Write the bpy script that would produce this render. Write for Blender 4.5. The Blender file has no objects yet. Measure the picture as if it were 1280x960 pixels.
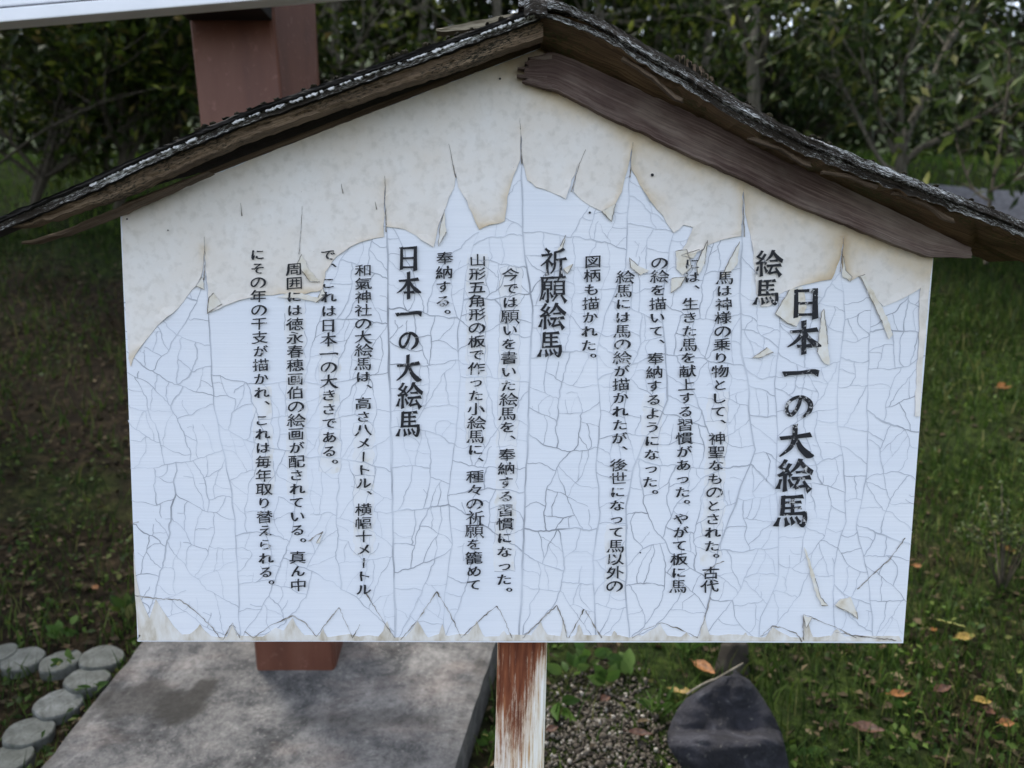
import bpy, bmesh, math, random
import numpy as np
from mathutils import Vector, Matrix, noise
from mathutils.geometry import delaunay_2d_cdt

random.seed(11)
rng = np.random.default_rng(11)
R = math.radians
C = bpy.context.scene.collection
SC = bpy.context.scene

# ------------------------------------------------------------------ camera, sky, sun, exposure
FPX, PITCH, CAMY, CAMZ = 1050.0, 7.0, -0.993, 1.45
cam = bpy.data.cameras.new('camera')
cam.sensor_width = 36.0
cam.lens = FPX / 1280 * 36
cam.clip_start = 0.05
cam.clip_end = 400
cam.dof.use_dof = True
cam.dof.focus_distance = 1.02
cam.dof.aperture_fstop = 5.2
co = bpy.data.objects.new('camera', cam)
co.location = (0, CAMY, CAMZ)
co.rotation_euler = (R(90 - PITCH), 0, 0)
C.objects.link(co)
SC.camera = co

SUN_EL, SUN_AZ = 63.0, 318.0            # compass: 0 = +Y, clockwise
w = bpy.data.worlds.new('World')
SC.world = w
w.use_nodes = True
nt = w.node_tree
bg = nt.nodes['Background']
sky = nt.nodes.new('ShaderNodeTexSky')
sky.sky_type = 'NISHITA'
sky.sun_disc = False
sky.sun_elevation = R(SUN_EL)
sky.sun_rotation = R(SUN_AZ)
sky.air_density = 1.0
sky.dust_density = 2.5
hs = nt.nodes.new('ShaderNodeHueSaturation')     # thin overcast: the blue of the sky is milky
hs.inputs['Saturation'].default_value = 0.52
nt.links.new(sky.outputs[0], hs.inputs['Color'])
nt.links.new(hs.outputs[0], bg.inputs[0])
bg.inputs[1].default_value = 0.15

sun = bpy.data.lights.new('sun', 'SUN')
sun.energy = 1.7
sun.angle = R(9)
sun.color = (1.0, 0.95, 0.86)
so = bpy.data.objects.new('sun', sun)
sd = Vector((math.sin(R(SUN_AZ)) * math.cos(R(SUN_EL)), math.cos(R(SUN_AZ)) * math.cos(R(SUN_EL)), math.sin(R(SUN_EL))))
so.rotation_euler = sd.to_track_quat('Z', 'Y').to_euler()
so.location = sd * 30
C.objects.link(so)

SC.view_settings.view_transform = 'Standard'
SC.view_settings.look = 'None'
SC.view_settings.gamma = 1
SC.view_settings.exposure = 1.86
SC.view_settings.use_curve_mapping = False
SC.cycles.use_denoising = True
SC.cycles.max_bounces = 8
SC.cycles.transparent_max_bounces = 8

# ------------------------------------------------------------------ helpers
CS, SN = math.cos(R(PITCH)), math.sin(R(PITCH))


def ray(px, py):
    u, v = px - 640.0, py - 480.0
    return Vector((u, FPX * CS - v * SN, -FPX * SN - v * CS))


def P(px, py, Y=0.0):
    """the point of the upright plane y = Y that a measured photo point lies on"""
    d = ray(px, py)
    t = (Y - CAMY) / d.y
    return Vector((d.x * t, Y, CAMZ + d.z * t))


_kd = np.array([-60, -1, 0.0, 2.3, 2.9, 6.6, 7.6, 13, 17, 200])
_ks = np.array([0.0, 0.05, 0.21, 0.21, 0.42, 0.42, 0.12, 0.10, 0.30, 0.30])
_dd = np.linspace(-60, 200, 26001)
_hh = np.cumsum(np.interp(_dd, _kd, _ks)) * 0.01
_hh -= np.interp(0.0, _dd, _hh)


def H(x, y):
    d = y - CAMY
    h = float(np.interp(d, _dd, _hh))
    k = min(max((d - 2.2) / 2.0, 0), 1)
    h += k * (0.10 * noise.noise(Vector((x * 0.5, y * 0.5, 3))) + 0.05 * noise.noise(Vector((x * 1.7, y * 1.7, 9))))
    h += 0.012 * noise.noise(Vector((x * 5, y * 5, 1)))
    return h


def G(px, py, lift=0.0, flat=False):
    """where a measured photo point lies on the ground"""
    d = ray(px, py).normalized()
    o = Vector((0, CAMY, CAMZ))
    t = 0.5
    while t < 60:
        p = o + d * t
        h = float(np.interp(p.y - CAMY, _dd, _hh)) if flat else H(p.x, p.y)
        if p.z < h + lift:
            return Vector((p.x, p.y, h + lift))
        t += 0.004
    return o + d * 60


def mesh(name, verts, faces, mats=(), smooth=False, uvs=None, attrs=None, fm=None):
    me = bpy.data.meshes.new(name)
    me.from_pydata([tuple(v) for v in verts], [], faces)
    for m in (mats if isinstance(mats, (list, tuple)) else [mats]):
        me.materials.append(m)
    if uvs is not None:
        ul = me.uv_layers.new(name='UVMap')
        li = np.empty(len(me.loops), dtype=np.int32)
        me.loops.foreach_get('vertex_index', li)
        ul.data.foreach_set('uv', np.asarray(uvs, dtype=np.float32)[li].ravel())
    if attrs:
        for k, a in attrs.items():
            at = me.attributes.new(k, 'FLOAT', 'POINT')
            at.data.foreach_set('value', np.asarray(a, dtype=np.float32))
    if fm is not None:
        me.polygons.foreach_set('material_index', np.asarray(fm, dtype=np.int32))
    if smooth:
        me.polygons.foreach_set('use_smooth', np.ones(len(me.polygons), dtype=bool))
    me.update()
    return me


def link(name, me, parent=None):
    o = bpy.data.objects.new(name, me)
    C.objects.link(o)
    if parent:
        o.parent = parent
    return o


def root(name, loc, label, cat, group=None):
    o = bpy.data.objects.new(name, None)
    o.empty_display_size = 0.05
    o.location = loc
    C.objects.link(o)
    tag(o, label, cat, group)
    return o


def tag(o, label, cat, group=None):
    o['label'] = label
    o['category'] = cat
    if group:
        o['group'] = group


def part(name, me, rt, parent=None):
    """mesh given in world coordinates -> child of rt (or of one of its parts)"""
    me.transform(Matrix.Translation(-Vector(rt.location)))
    return link(name, me, parent or rt)


def kind(o, k):
    o['kind'] = k
    return o


# ------------------------------------------------------------------ materials
def lin(r, g, b):
    f = lambda c: (c / 255 / 12.92) if c <= 10 else ((c / 255 + 0.055) / 1.055) ** 2.4
    return (f(r), f(g), f(b), 1)


class NT:
    def __init__(s, name, rough=0.8, spec=0.3):
        s.m = bpy.data.materials.new(name)
        s.m.use_nodes = True
        s.t = s.m.node_tree
        s.b = s.t.nodes['Principled BSDF']
        s.b.inputs['Roughness'].default_value = rough
        s.b.inputs['Specular IOR Level'].default_value = spec
        s.out = s.t.nodes['Material Output']

    def n(s, typ, **kw):
        x = s.t.nodes.new('ShaderNode' + typ)
        for k, v in kw.items():
            setattr(x, k, v)
        return x

    def l(s, a, b):
        s.t.links.new(a, b)

    def coord(s, scale=(1, 1, 1), uv=False):
        tc = s.n('TexCoord')
        mp = s.n('Mapping')
        mp.inputs['Scale'].default_value = scale
        s.l(tc.outputs['UV' if uv else 'Object'], mp.inputs['Vector'])
        return mp.outputs[0]

    def noise(s, vec, scale, detail=4, rough=0.55, dist=0.0):
        x = s.n('TexNoise')
        x.inputs['Scale'].default_value = scale
        x.inputs['Detail'].default_value = detail
        x.inputs['Roughness'].default_value = rough
        x.inputs['Distortion'].default_value = dist
        s.l(vec, x.inputs['Vector'])
        return x.outputs['Fac']

    def ramp(s, fac, stops, interp='LINEAR'):
        x = s.n('ValToRGB')
        x.color_ramp.interpolation = interp
        e = x.color_ramp.elements
        while len(e) < len(stops):
            e.new(0.5)
        for i, (p, c) in enumerate(stops):
            e[i].position = p
            e[i].color = c if len(c) == 4 else (*c, 1)
        s.l(fac, x.inputs[0])
        return x.outputs[0]

    def val(s, fac, lo, hi):
        return s.ramp(fac, [(lo, (0, 0, 0, 1)), (hi, (1, 1, 1, 1))])

    def mix(s, fac, a, b, mode='MIX'):
        x = s.n('Mix', data_type='RGBA', blend_type=mode)
        if isinstance(fac, (int, float)):
            x.inputs[0].default_value = fac
        else:
            s.l(fac, x.inputs[0])
        for i, c in ((6, a), (7, b)):
            if isinstance(c, tuple):
                x.inputs[i].default_value = c if len(c) == 4 else (*c, 1)
            else:
                s.l(c, x.inputs[i])
        return x.outputs[2]

    def math(s, op, a, b=0.0):
        x = s.n('Math', operation=op)
        for i, c in ((0, a), (1, b)):
            if isinstance(c, (int, float)):
                x.inputs[i].default_value = c
            else:
                s.l(c, x.inputs[i])
        return x.outputs[0]

    def attr(s, name):
        x = s.n('Attribute')
        x.attribute_name = name
        return x.outputs['Fac']

    def base(s, c):
        if isinstance(c, tuple):
            s.b.inputs['Base Color'].default_value = c if len(c) == 4 else (*c, 1)
        else:
            s.l(c, s.b.inputs['Base Color'])
        return s

    def bump(s, h, strength=0.3, dist=0.01):
        x = s.n('Bump')
        x.inputs['Strength'].default_value = strength
        x.inputs['Distance'].default_value = dist
        s.l(h, x.inputs['Height'])
        s.l(x.outputs[0], s.b.inputs['Normal'])
        return s

    def rough(s, c):
        s.l(c, s.b.inputs['Roughness'])
        return s


def leaf_material(name, stops, trans=0.35, rough=0.45, spec=0.4):
    k = NT(name, rough + 0.1, spec * 0.35)
    g = k.n('NewGeometry')
    col = k.ramp(g.outputs['Random Per Island'], stops)
    nz = k.noise(k.coord(), 2.2, 2)
    col = k.mix(k.val(nz, 0.35, 0.7), k.mix(0.45, col, (0.012, 0.02, 0.006, 1)), col)
    k.base(col)
    tr = k.n('BsdfTranslucent')
    tcol = k.mix(0.6, col, (0.18, 0.26, 0.02, 1), 'ADD')
    k.l(col, tr.inputs['Color'])
    mx = k.n('MixShader')
    mx.inputs[0].default_value = trans
    k.l(k.b.outputs[0], mx.inputs[1])
    k.l(tr.outputs[0], mx.inputs[2])
    k.l(mx.outputs[0], k.out.inputs['Surface'])
    return k.m


def build_materials():
    M = {}
    # ---- sign face
    k = NT('white_paint', 0.42, 0.35)
    v = k.coord()
    hz = k.noise(k.coord((6, 1, 420)), 1.0, 3)
    blot = k.noise(v, 9, 4)
    c = k.mix(k.val(blot, 0.35, 0.75), lin(233, 236, 242), lin(226, 231, 240))
    c = k.mix(k.math('MULTIPLY', k.val(hz, 0.45, 0.75), 0.25), c, lin(206, 211, 220))
    sp = k.val(k.noise(v, 210, 2), 0.76, 0.80)
    c = k.mix(k.math('MULTIPLY', sp, 0.35), c, lin(150, 150, 150))
    k.base(c).bump(hz, 0.12, 0.002)
    M['white'] = k.m

    k = NT('aged_film', 0.55, 0.3)
    v = k.coord()
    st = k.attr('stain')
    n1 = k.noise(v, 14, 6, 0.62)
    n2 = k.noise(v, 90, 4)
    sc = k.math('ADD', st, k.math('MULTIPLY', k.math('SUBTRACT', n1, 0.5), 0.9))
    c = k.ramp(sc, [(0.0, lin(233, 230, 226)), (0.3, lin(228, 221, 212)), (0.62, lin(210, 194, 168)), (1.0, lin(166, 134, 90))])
    c = k.mix(k.math('MULTIPLY', k.val(n2, 0.5, 0.7), 0.3), c, lin(176, 170, 158))
    n3 = k.noise(v, 26, 8, 0.75)
    c = k.mix(k.math('MULTIPLY', k.val(n3, 0.5, 0.75), 0.25), c, lin(198, 191, 182))
    spk = k.val(k.noise(v, 240, 2), 0.74, 0.78)
    c = k.mix(k.math('MULTIPLY', spk, 0.5), c, lin(120, 108, 92))
    k.base(c).bump(k.noise(v, 60, 5), 0.2, 0.002)
    M['film'] = k.m

    k = NT('film_backing', 0.6, 0.25)
    v = k.coord()
    n1 = k.noise(v, 55, 5)
    k.base(k.ramp(n1, [(0.3, lin(231, 234, 240)), (0.6, lin(229, 230, 232)), (0.82, lin(212, 206, 192))]))
    M['backing'] = k.m

    k = NT('lower_film', 0.6, 0.25)
    n1 = k.noise(k.coord((1, 1, 0.4)), 70, 5)
    k.base(k.ramp(n1, [(0.32, lin(230, 229, 227)), (0.52, lin(216, 211, 202)), (0.72, lin(180, 168, 146))]))
    M['lowfilm'] = k.m

    k = NT('torn_film', 0.6, 0.25)
    v = k.coord()
    n1 = k.noise(v, 70, 5)
    k.base(k.ramp(n1, [(0.35, lin(230, 228, 222)), (0.6, lin(219, 212, 197)), (0.8, lin(184, 168, 138))]))
    M['torn'] = k.m

    k = NT('crack_grime', 0.9, 0.1)
    n1 = k.noise(k.coord(), 14, 5)
    k.base(k.ramp(n1, [(0.32, lin(146, 150, 158)), (0.48, lin(188, 193, 202)), (0.64, lin(212, 217, 225))]))
    M['crack'] = k.m

    k = NT('dark_crack_grime', 0.9, 0.1)
    n1 = k.noise(k.coord(), 120, 4)
    k.base(k.ramp(n1, [(0.35, lin(96, 90, 82)), (0.52, lin(150, 144, 136)), (0.7, lin(206, 206, 207))]))
    M['darkcrack'] = k.m

    k = NT('black_ink', 0.6, 0.2)
    v = k.coord()
    n1 = k.noise(v, 150, 3, 0.7)
    n2 = k.noise(v, 16, 3)
    worn = k.val(k.math('ADD', n1, k.math('MULTIPLY', n2, 0.5)), 0.885, 0.965)
    k.base(k.mix(worn, lin(40, 41, 45), lin(196, 196, 196)))
    M['ink'] = k.m

    # ---- weathered wood of the sign (UV: u along the grain in metres)
    def wood(name, dark, mid, light, lichen=None, lam=0.0, patch=None):
        k = NT(name, 0.85, 0.2)
        g = k.noise(k.coord((9, 300, 1), True), 1.0, 8, 0.72, 0.12)
        b = k.noise(k.coord((11, 30, 1), True), 1.0, 5)
        c = k.ramp(g, [(0.3, dark), (0.5, mid), (0.72, light)])
        c = k.mix(k.val(b, 0.35, 0.68), k.mix(0.6, c, dark), c)
        if lichen:
            q = k.noise(k.coord((150, 260, 1), True), 1.0, 5, 0.75)
            q2 = k.noise(k.coord((10, 14, 1), True), 1.0, 2)
            f = k.val(k.math('ADD', q, k.math('MULTIPLY', k.math('SUBTRACT', q2, 0.5), 0.55)), lam, lam + 0.07)
            c = k.mix(f, c, lichen)
        if patch:
            c = k.mix(k.math('MULTIPLY', k.val(k.noise(k.coord((5, 9, 1), True), 1.0, 5, 0.6), 0.46, 0.66), 0.6), c, patch)
            fi = k.noise(k.coord((14, 900, 1), True), 1.0, 3)
            c = k.mix(k.math('MULTIPLY', k.val(fi, 0.56, 0.66), 0.55), c, dark)
        k.base(c).bump(g, 0.4, 0.0015)
        return k.m
    M['fascia'] = wood('weathered_brown_wood', lin(62, 48, 45), lin(104, 86, 80), lin(150, 134, 124), patch=lin(158, 146, 134))
    M['barge'] = wood('mouldy_board', lin(58, 46, 36), lin(114, 96, 76), lin(166, 146, 120), lin(34, 33, 24), 0.55)
    M['soffit'] = wood('damp_plywood', lin(50, 36, 23), lin(104, 82, 58), lin(140, 116, 84), lin(70, 68, 40), 0.54)
    M['shingle'] = wood('black_shingle', lin(14, 13, 12), lin(30, 28, 26), lin(58, 54, 50))
    M['lichen'] = wood('lichen_crusted_edge', lin(22, 20, 17), lin(58, 52, 46), lin(104, 96, 86), lin(215, 216, 214), 0.54)
    M['whitelichen'] = wood('white_lichen', lin(190, 190, 188), lin(222, 222, 222), lin(238, 238, 238), lin(60, 58, 54), 0.58)
    M['batten'] = wood('brown_batten', lin(40, 30, 22), lin(104, 88, 72), lin(150, 134, 116))
    M['stick'] = wood('grey_splinter', lin(84, 77, 64), lin(138, 129, 110), lin(180, 170, 148))

    k = NT('moss', 0.95, 0.1)
    k.base(k.ramp(k.noise(k.coord(), 120, 4), [(0.35, lin(16, 15, 10)), (0.6, lin(36, 33, 22)), (0.8, lin(62, 57, 42))]))
    M['moss'] = k.m

    # post: white paint over rust brown (UV: u along, v across 0..1)
    k = NT('rust_stained_paint', 0.7, 0.25)
    s1 = k.noise(k.coord((9, 60, 1), True), 1.0, 8, 0.74)
    s2 = k.noise(k.coord((22, 16, 1), True), 1.0, 8, 0.75)
    up = k.attr('rust')
    f = k.val(k.math('MULTIPLY', k.math('ADD', k.math('ADD', k.math('MULTIPLY', s1, 0.85), k.math('MULTIPLY', s2, 0.55)), up), 0.5), 0.462, 0.538)
    rust = k.ramp(k.noise(k.coord((14, 30, 1), True), 1.0, 4), [(0.35, lin(92, 48, 32)), (0.6, lin(132, 76, 50)), (0.8, lin(176, 124, 86))])
    wht = k.ramp(s1, [(0.40, lin(238, 236, 231)), (0.53, lin(226, 218, 200)), (0.62, lin(196, 164, 120)), (0.72, lin(150, 106, 66))])
    f2 = k.val(k.math('MULTIPLY', k.math('ADD', k.math('ADD', k.math('MULTIPLY', s1, 0.85), k.math('MULTIPLY', s2, 0.55)), up), 0.5), 0.37, 0.52)
    wht = k.mix(k.math('MULTIPLY', f2, 0.75), wht, lin(176, 128, 82))
    c = k.mix(f, wht, rust)
    k.base(c).bump(s1, 0.35, 0.003)
    M['post'] = k.m

    # ---- pillar and slab
    k = NT('red_oxide_paint', 0.5, 0.4)
    v = k.coord()
    n1 = k.noise(k.coord((3, 3, 0.7)), 3.0, 5)
    n2 = k.noise(v, 60, 3)
    c = k.ramp(n1, [(0.3, lin(72, 41, 30)), (0.5, lin(92, 54, 40)), (0.7, lin(102, 66, 52))])
    c = k.mix(k.math('MULTIPLY', k.val(n2, 0.6, 0.75), 0.2), c, lin(160, 120, 110))
    k.base(c).bump(n2, 0.08, 0.003)
    M['redpaint'] = k.m
    k = NT('groove_and_shadow_black', 0.6, 0.3)
    k.base((0.012, 0.01, 0.01, 1))  # near-black of the groove and of the block that imitates shadow
    M['grooveshadow'] = k.m
    k = NT('plain_white_board', 0.5, 0.3)
    k.base(k.ramp(k.noise(k.coord(), 12, 4), [(0.3, lin(241, 243, 247)), (0.75, lin(230, 233, 238))]))
    M['plainwhite'] = k.m

    k = NT('weathered_concrete', 0.9, 0.2)
    v = k.coord()
    a = k.noise(v, 8, 12, 0.8, 0.25)
    b = k.noise(v, 70, 8, 0.85)
    d = k.noise(k.coord((1.2, 3.0, 1)), 4.5, 6, 0.6)
    c = k.ramp(a, [(0.34, lin(42, 42, 43)), (0.45, lin(78, 78, 78)), (0.55, lin(110, 108, 106)), (0.7, lin(140, 138, 135))])
    c = k.mix(k.math('MULTIPLY', k.val(d, 0.52, 0.74), 0.35), c, lin(140, 126, 118))
    c = k.mix(k.math('MULTIPLY', k.val(b, 0.5, 0.64), 0.6), c, lin(48, 46, 45))
    e = k.noise(v, 110, 4, 0.7)
    c = k.mix(k.math('MULTIPLY', k.val(e, 0.58, 0.68), 0.35), c, lin(160, 156, 150))
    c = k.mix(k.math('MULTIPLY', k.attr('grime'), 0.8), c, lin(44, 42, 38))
    k.base(c).bump(b, 0.5, 0.006)
    M['concrete'] = k.m

    k = NT('grey_stump', 0.9, 0.2)
    v = k.coord()
    a = k.noise(v, 22, 7, 0.7)
    b = k.noise(v, 130, 4)
    c = k.ramp(a, [(0.3, lin(66, 68, 64)), (0.52, lin(104, 106, 103)), (0.75, lin(136, 138, 136))])
    c = k.mix(k.math('MULTIPLY', k.val(b, 0.5, 0.7), 0.4), c, lin(62, 64, 50))
    oi = k.n('ObjectInfo')
    c = k.mix(k.math('MULTIPLY', oi.outputs['Random'], 0.55), c, lin(74, 76, 68))
    sp = k.noise(v, 60, 6, 0.8)
    c = k.mix(k.math('MULTIPLY', k.val(sp, 0.52, 0.62), 0.45), c, lin(58, 60, 52))
    k.base(c).bump(a, 0.4, 0.006)
    M['stump'] = k.m

    k = NT('dark_slate', 0.8, 0.25)
    v = k.coord()
    a = k.noise(v, 12, 9, 0.72, 0.6)
    b = k.noise(v, 90, 4)
    c = k.ramp(a, [(0.32, lin(24, 24, 27)), (0.52, lin(40, 40, 46)), (0.72, lin(74, 75, 81))])
    c = k.mix(k.math('MULTIPLY', k.val(b, 0.62, 0.74), 0.4), c, lin(120, 118, 112))
    k.base(c).bump(a, 0.9, 0.02)
    M['slate'] = k.m
    k = NT('mossy_brown_stone', 0.9, 0.2)
    k.base(k.ramp(k.noise(k.coord(), 16, 6), [(0.3, lin(30, 27, 22)), (0.55, lin(52, 48, 42)), (0.75, lin(74, 70, 62))])).bump(k.noise(k.coord(), 40, 5), 0.5, 0.006)
    M['brownstone'] = k.m

    k = NT('pale_gravel', 0.9, 0.2)
    g = k.n('NewGeometry')
    k.base(k.ramp(g.outputs['Random Per Island'], [(0.0, lin(38, 34, 28)), (0.5, lin(70, 64, 56)), (0.85, lin(96, 90, 81)), (1.0, lin(140, 135, 127))]))
    M['gravel'] = k.m

    # ---- ground
    k = NT('forest_soil', 0.95, 0.1)
    v = k.coord()
    a = k.noise(v, 1.3, 6, 0.6)
    b = k.noise(v, 24, 8, 0.72)
    soil = k.ramp(b, [(0.32, lin(14, 11, 7)), (0.5, lin(34, 28, 19)), (0.7, lin(66, 56, 40))])
    green = k.ramp(b, [(0.32, lin(14, 19, 7)), (0.5, lin(31, 42, 14)), (0.7, lin(62, 76, 30))])
    far = k.attr('far')
    gf = k.math('ADD', a, k.math('MULTIPLY', far, 0.35))
    k.base(k.mix(k.val(gf, 0.48, 0.62), soil, green)).bump(b, 0.8, 0.03)
    M['soil'] = k.m
    k = NT('grey_path_gravel', 0.9, 0.2)
    k.base(k.ramp(k.noise(k.coord(), 30, 6), [(0.3, lin(66, 68, 74)), (0.7, lin(98, 100, 108))]))
    M['path'] = k.m

    # ---- plants
    M['grass'] = leaf_material('grass_blade', [(0, (0.014, 0.030, 0.006)), (0.5, (0.034, 0.072, 0.010)), (0.85, (0.080, 0.130, 0.020)), (1, (0.15, 0.14, 0.05))], 0.3, 0.5)
    M['lawn'] = leaf_material('lawn_blade', [(0, (0.05, 0.10, 0.014)), (0.6, (0.10, 0.19, 0.024)), (1, (0.20, 0.28, 0.04))], 0.35, 0.5)
    M['litter'] = leaf_material('dead_leaf_litter', [(0, (0.022, 0.015, 0.010)), (0.5, (0.055, 0.036, 0.022)), (0.85, (0.10, 0.070, 0.040)), (1, (0.17, 0.13, 0.08))], 0.1, 0.7)
    M['leafA'] = leaf_material('camellia_leaf', [(0, (0.016, 0.030, 0.006)), (0.45, (0.038, 0.062, 0.010)), (0.8, (0.090, 0.125, 0.018)), (0.94, (0.20, 0.23, 0.03)), (1, (0.28, 0.20, 0.08))], 0.35, 0.35, 0.5)
    M['leafB'] = leaf_material('oak_leaf', [(0, (0.018, 0.032, 0.008)), (0.5, (0.042, 0.066, 0.013)), (0.82, (0.10, 0.135, 0.024)), (1, (0.24, 0.26, 0.05))], 0.45, 0.4, 0.5)
    M['leafC'] = leaf_material('dull_leaf', [(0, (0.018, 0.034, 0.011)), (0.6, (0.044, 0.070, 0.018)), (0.9, (0.10, 0.135, 0.030)), (1, (0.20, 0.19, 0.06))], 0.35, 0.35, 0.5)
    M['weed'] = leaf_material('weed_leaf', [(0, (0.040, 0.085, 0.016)), (0.6, (0.075, 0.15, 0.028)), (1, (0.13, 0.21, 0.05))], 0.35, 0.45)
    for nm, a, b in (('bark', lin(44, 40, 34), lin(92, 86, 74)), ('palebark', lin(70, 66, 58), lin(126, 120, 108)), ('stem', lin(52, 62, 30), lin(84, 92, 50))):
        k = NT(nm, 0.9, 0.15)
        q = k.noise(k.coord((6, 6, 1.5)), 9, 6, 0.65)
        k.base(k.ramp(q, [(0.32, a), (0.7, b)])).bump(q, 0.5, 0.02)
        M[nm] = k.m
    for nm, cs in (('yellowleaf', [(0.3, lin(104, 84, 32)), (0.7, lin(140, 120, 62))]), ('orangeleaf', [(0.3, lin(92, 58, 26)), (0.7, lin(134, 88, 44))]),
                   ('redleaf', [(0.3, lin(36, 20, 15)), (0.7, lin(66, 38, 27))]), ('greenleaf', [(0.3, lin(76, 84, 34)), (0.7, lin(108, 112, 56))])):
        k = NT('fallen_' + nm, 0.6, 0.3)
        cc = k.ramp(k.noise(k.coord(), 60, 4), cs)
        cc = k.mix(k.math('MULTIPLY', k.val(k.noise(k.coord(), 170, 3), 0.52, 0.6), 0.6), cc, lin(70, 46, 26))
        k.base(cc)
        M[nm] = k.m
    return M


M = build_materials()

# ------------------------------------------------------------------ the ground
def build_ground():
    xs = np.unique(np.concatenate([np.linspace(-4, 4, 121), np.linspace(-14, 14, 71), np.linspace(-90, 90, 31)]).round(4))
    ys = np.unique(np.concatenate([np.linspace(-1.2, 4, 100), np.linspace(4, 16, 60), np.linspace(-20, -1.2, 12), np.linspace(16, 120, 27)]).round(4))
    vs = [(x, y, H(x, y)) for y in ys for x in xs]
    nx = len(xs)
    fs = [(j * nx + i, j * nx + i + 1, (j + 1) * nx + i + 1, (j + 1) * nx + i) for j in range(len(ys) - 1) for i in range(nx - 1)]
    far = [min(max((v[1] - 3.6) / 1.5, 0), 1) + (0.25 if v[0] > 0.3 else -0.15) for v in vs]
    kind(link('ground', mesh('ground', vs, fs, M['soil'], True, attrs={'far': far})), 'structure')
    # grey path crossing the bank at the right
    a = []
    n = 24
    for i in range(n + 1):
        t = i / n
        x = 2.55 + 9 * t
        y0 = 4.25 + 0.15 * math.sin(t * 4) - 0.5 * t
        a.append((x, y0))
    vs, fs = [], []
    for x, y in a:
        for q in range(5):
            yy = y + q * 0.24
            vs.append((x, yy, H(x, yy) + 0.03))
    for i in range(n):
        for q in range(4):
            b = i * 5 + q
            fs.append((b, b + 5, b + 6, b + 1))
    kind(link('path', mesh('path', vs, fs, M['path'], True)), 'structure')


build_ground()

# ------------------------------------------------------------------ generic leaf / tube makers
def leaf_cloud(pts, nrm, size, rn, aspect=0.42, fold=0.18, spread=0.9, droop=0.3):
    """one folded 4-vertex leaf (two triangles) at each point; returns verts, faces"""
    n = len(pts)
    d = nrm + rn.normal(0, spread, (n, 3))
    d[:, 2] -= droop
    d /= np.linalg.norm(d, axis=1)[:, None] + 1e-9
    up = rn.normal(0, 0.5, (n, 3)) + np.array([0, 0, 1.0])
    s = np.cross(d, up)
    s /= np.linalg.norm(s, axis=1)[:, None] + 1e-9
    u = np.cross(s, d)
    L = size * rn.uniform(0.6, 1.3, n)[:, None]
    W = L * aspect
    b = pts
    tip = pts + d * L
    l = pts + d * L * 0.45 + s * W * 0.5 + u * W * fold
    r = pts + d * L * 0.45 - s * W * 0.5 + u * W * fold
    v = np.stack([b, l, tip, r], 1).reshape(-1, 3)
    i = np.arange(n) * 4
    f = np.concatenate([np.stack([i, i + 2, i + 1], 1), np.stack([i, i + 3, i + 2], 1)]).tolist()
    return v, f


def np_mesh(name, v, f, mats, smooth=False):
    me = bpy.data.meshes.new(name)
    v = np.asarray(v, dtype=np.float32)
    f = np.asarray(f, dtype=np.int32)
    k = f.shape[1]
    me.vertices.add(len(v))
    me.vertices.foreach_set('co', v.ravel())
    me.loops.add(f.size)
    me.loops.foreach_set('vertex_index', f.ravel())
    me.polygons.add(len(f))
    me.polygons.foreach_set('loop_start', np.arange(0, f.size, k, dtype=np.int32))
    me.materials.append(mats)
    if smooth:
        me.polygons.foreach_set('use_smooth', np.ones(len(f), dtype=bool))
    me.update(calc_edges=True)
    return me


def tube(vs, fs, path, radii, seg=7):
    b0 = len(vs)
    n = len(path)
    for i, p in enumerate(path):
        d = (path[min(i + 1, n - 1)] - path[max(i - 1, 0)]).normalized()
        s = d.cross(Vector((0.3, 0.9, 0.2))).normalized()
        t = d.cross(s)
        for j in range(seg):
            a = 2 * math.pi * j / seg
            vs.append(p + (s * math.cos(a) + t * math.sin(a)) * radii[i])
    for i in range(n - 1):
        for j in range(seg):
            k = (j + 1) % seg
            fs.append((b0 + i * seg + j, b0 + i * seg + k, b0 + (i + 1) * seg + k, b0 + (i + 1) * seg + j))
    vs.append(path[-1])
    e = len(vs) - 1
    for j in range(seg):
        fs.append((b0 + (n - 1) * seg + j, b0 + (n - 1) * seg + (j + 1) % seg, e))


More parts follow.
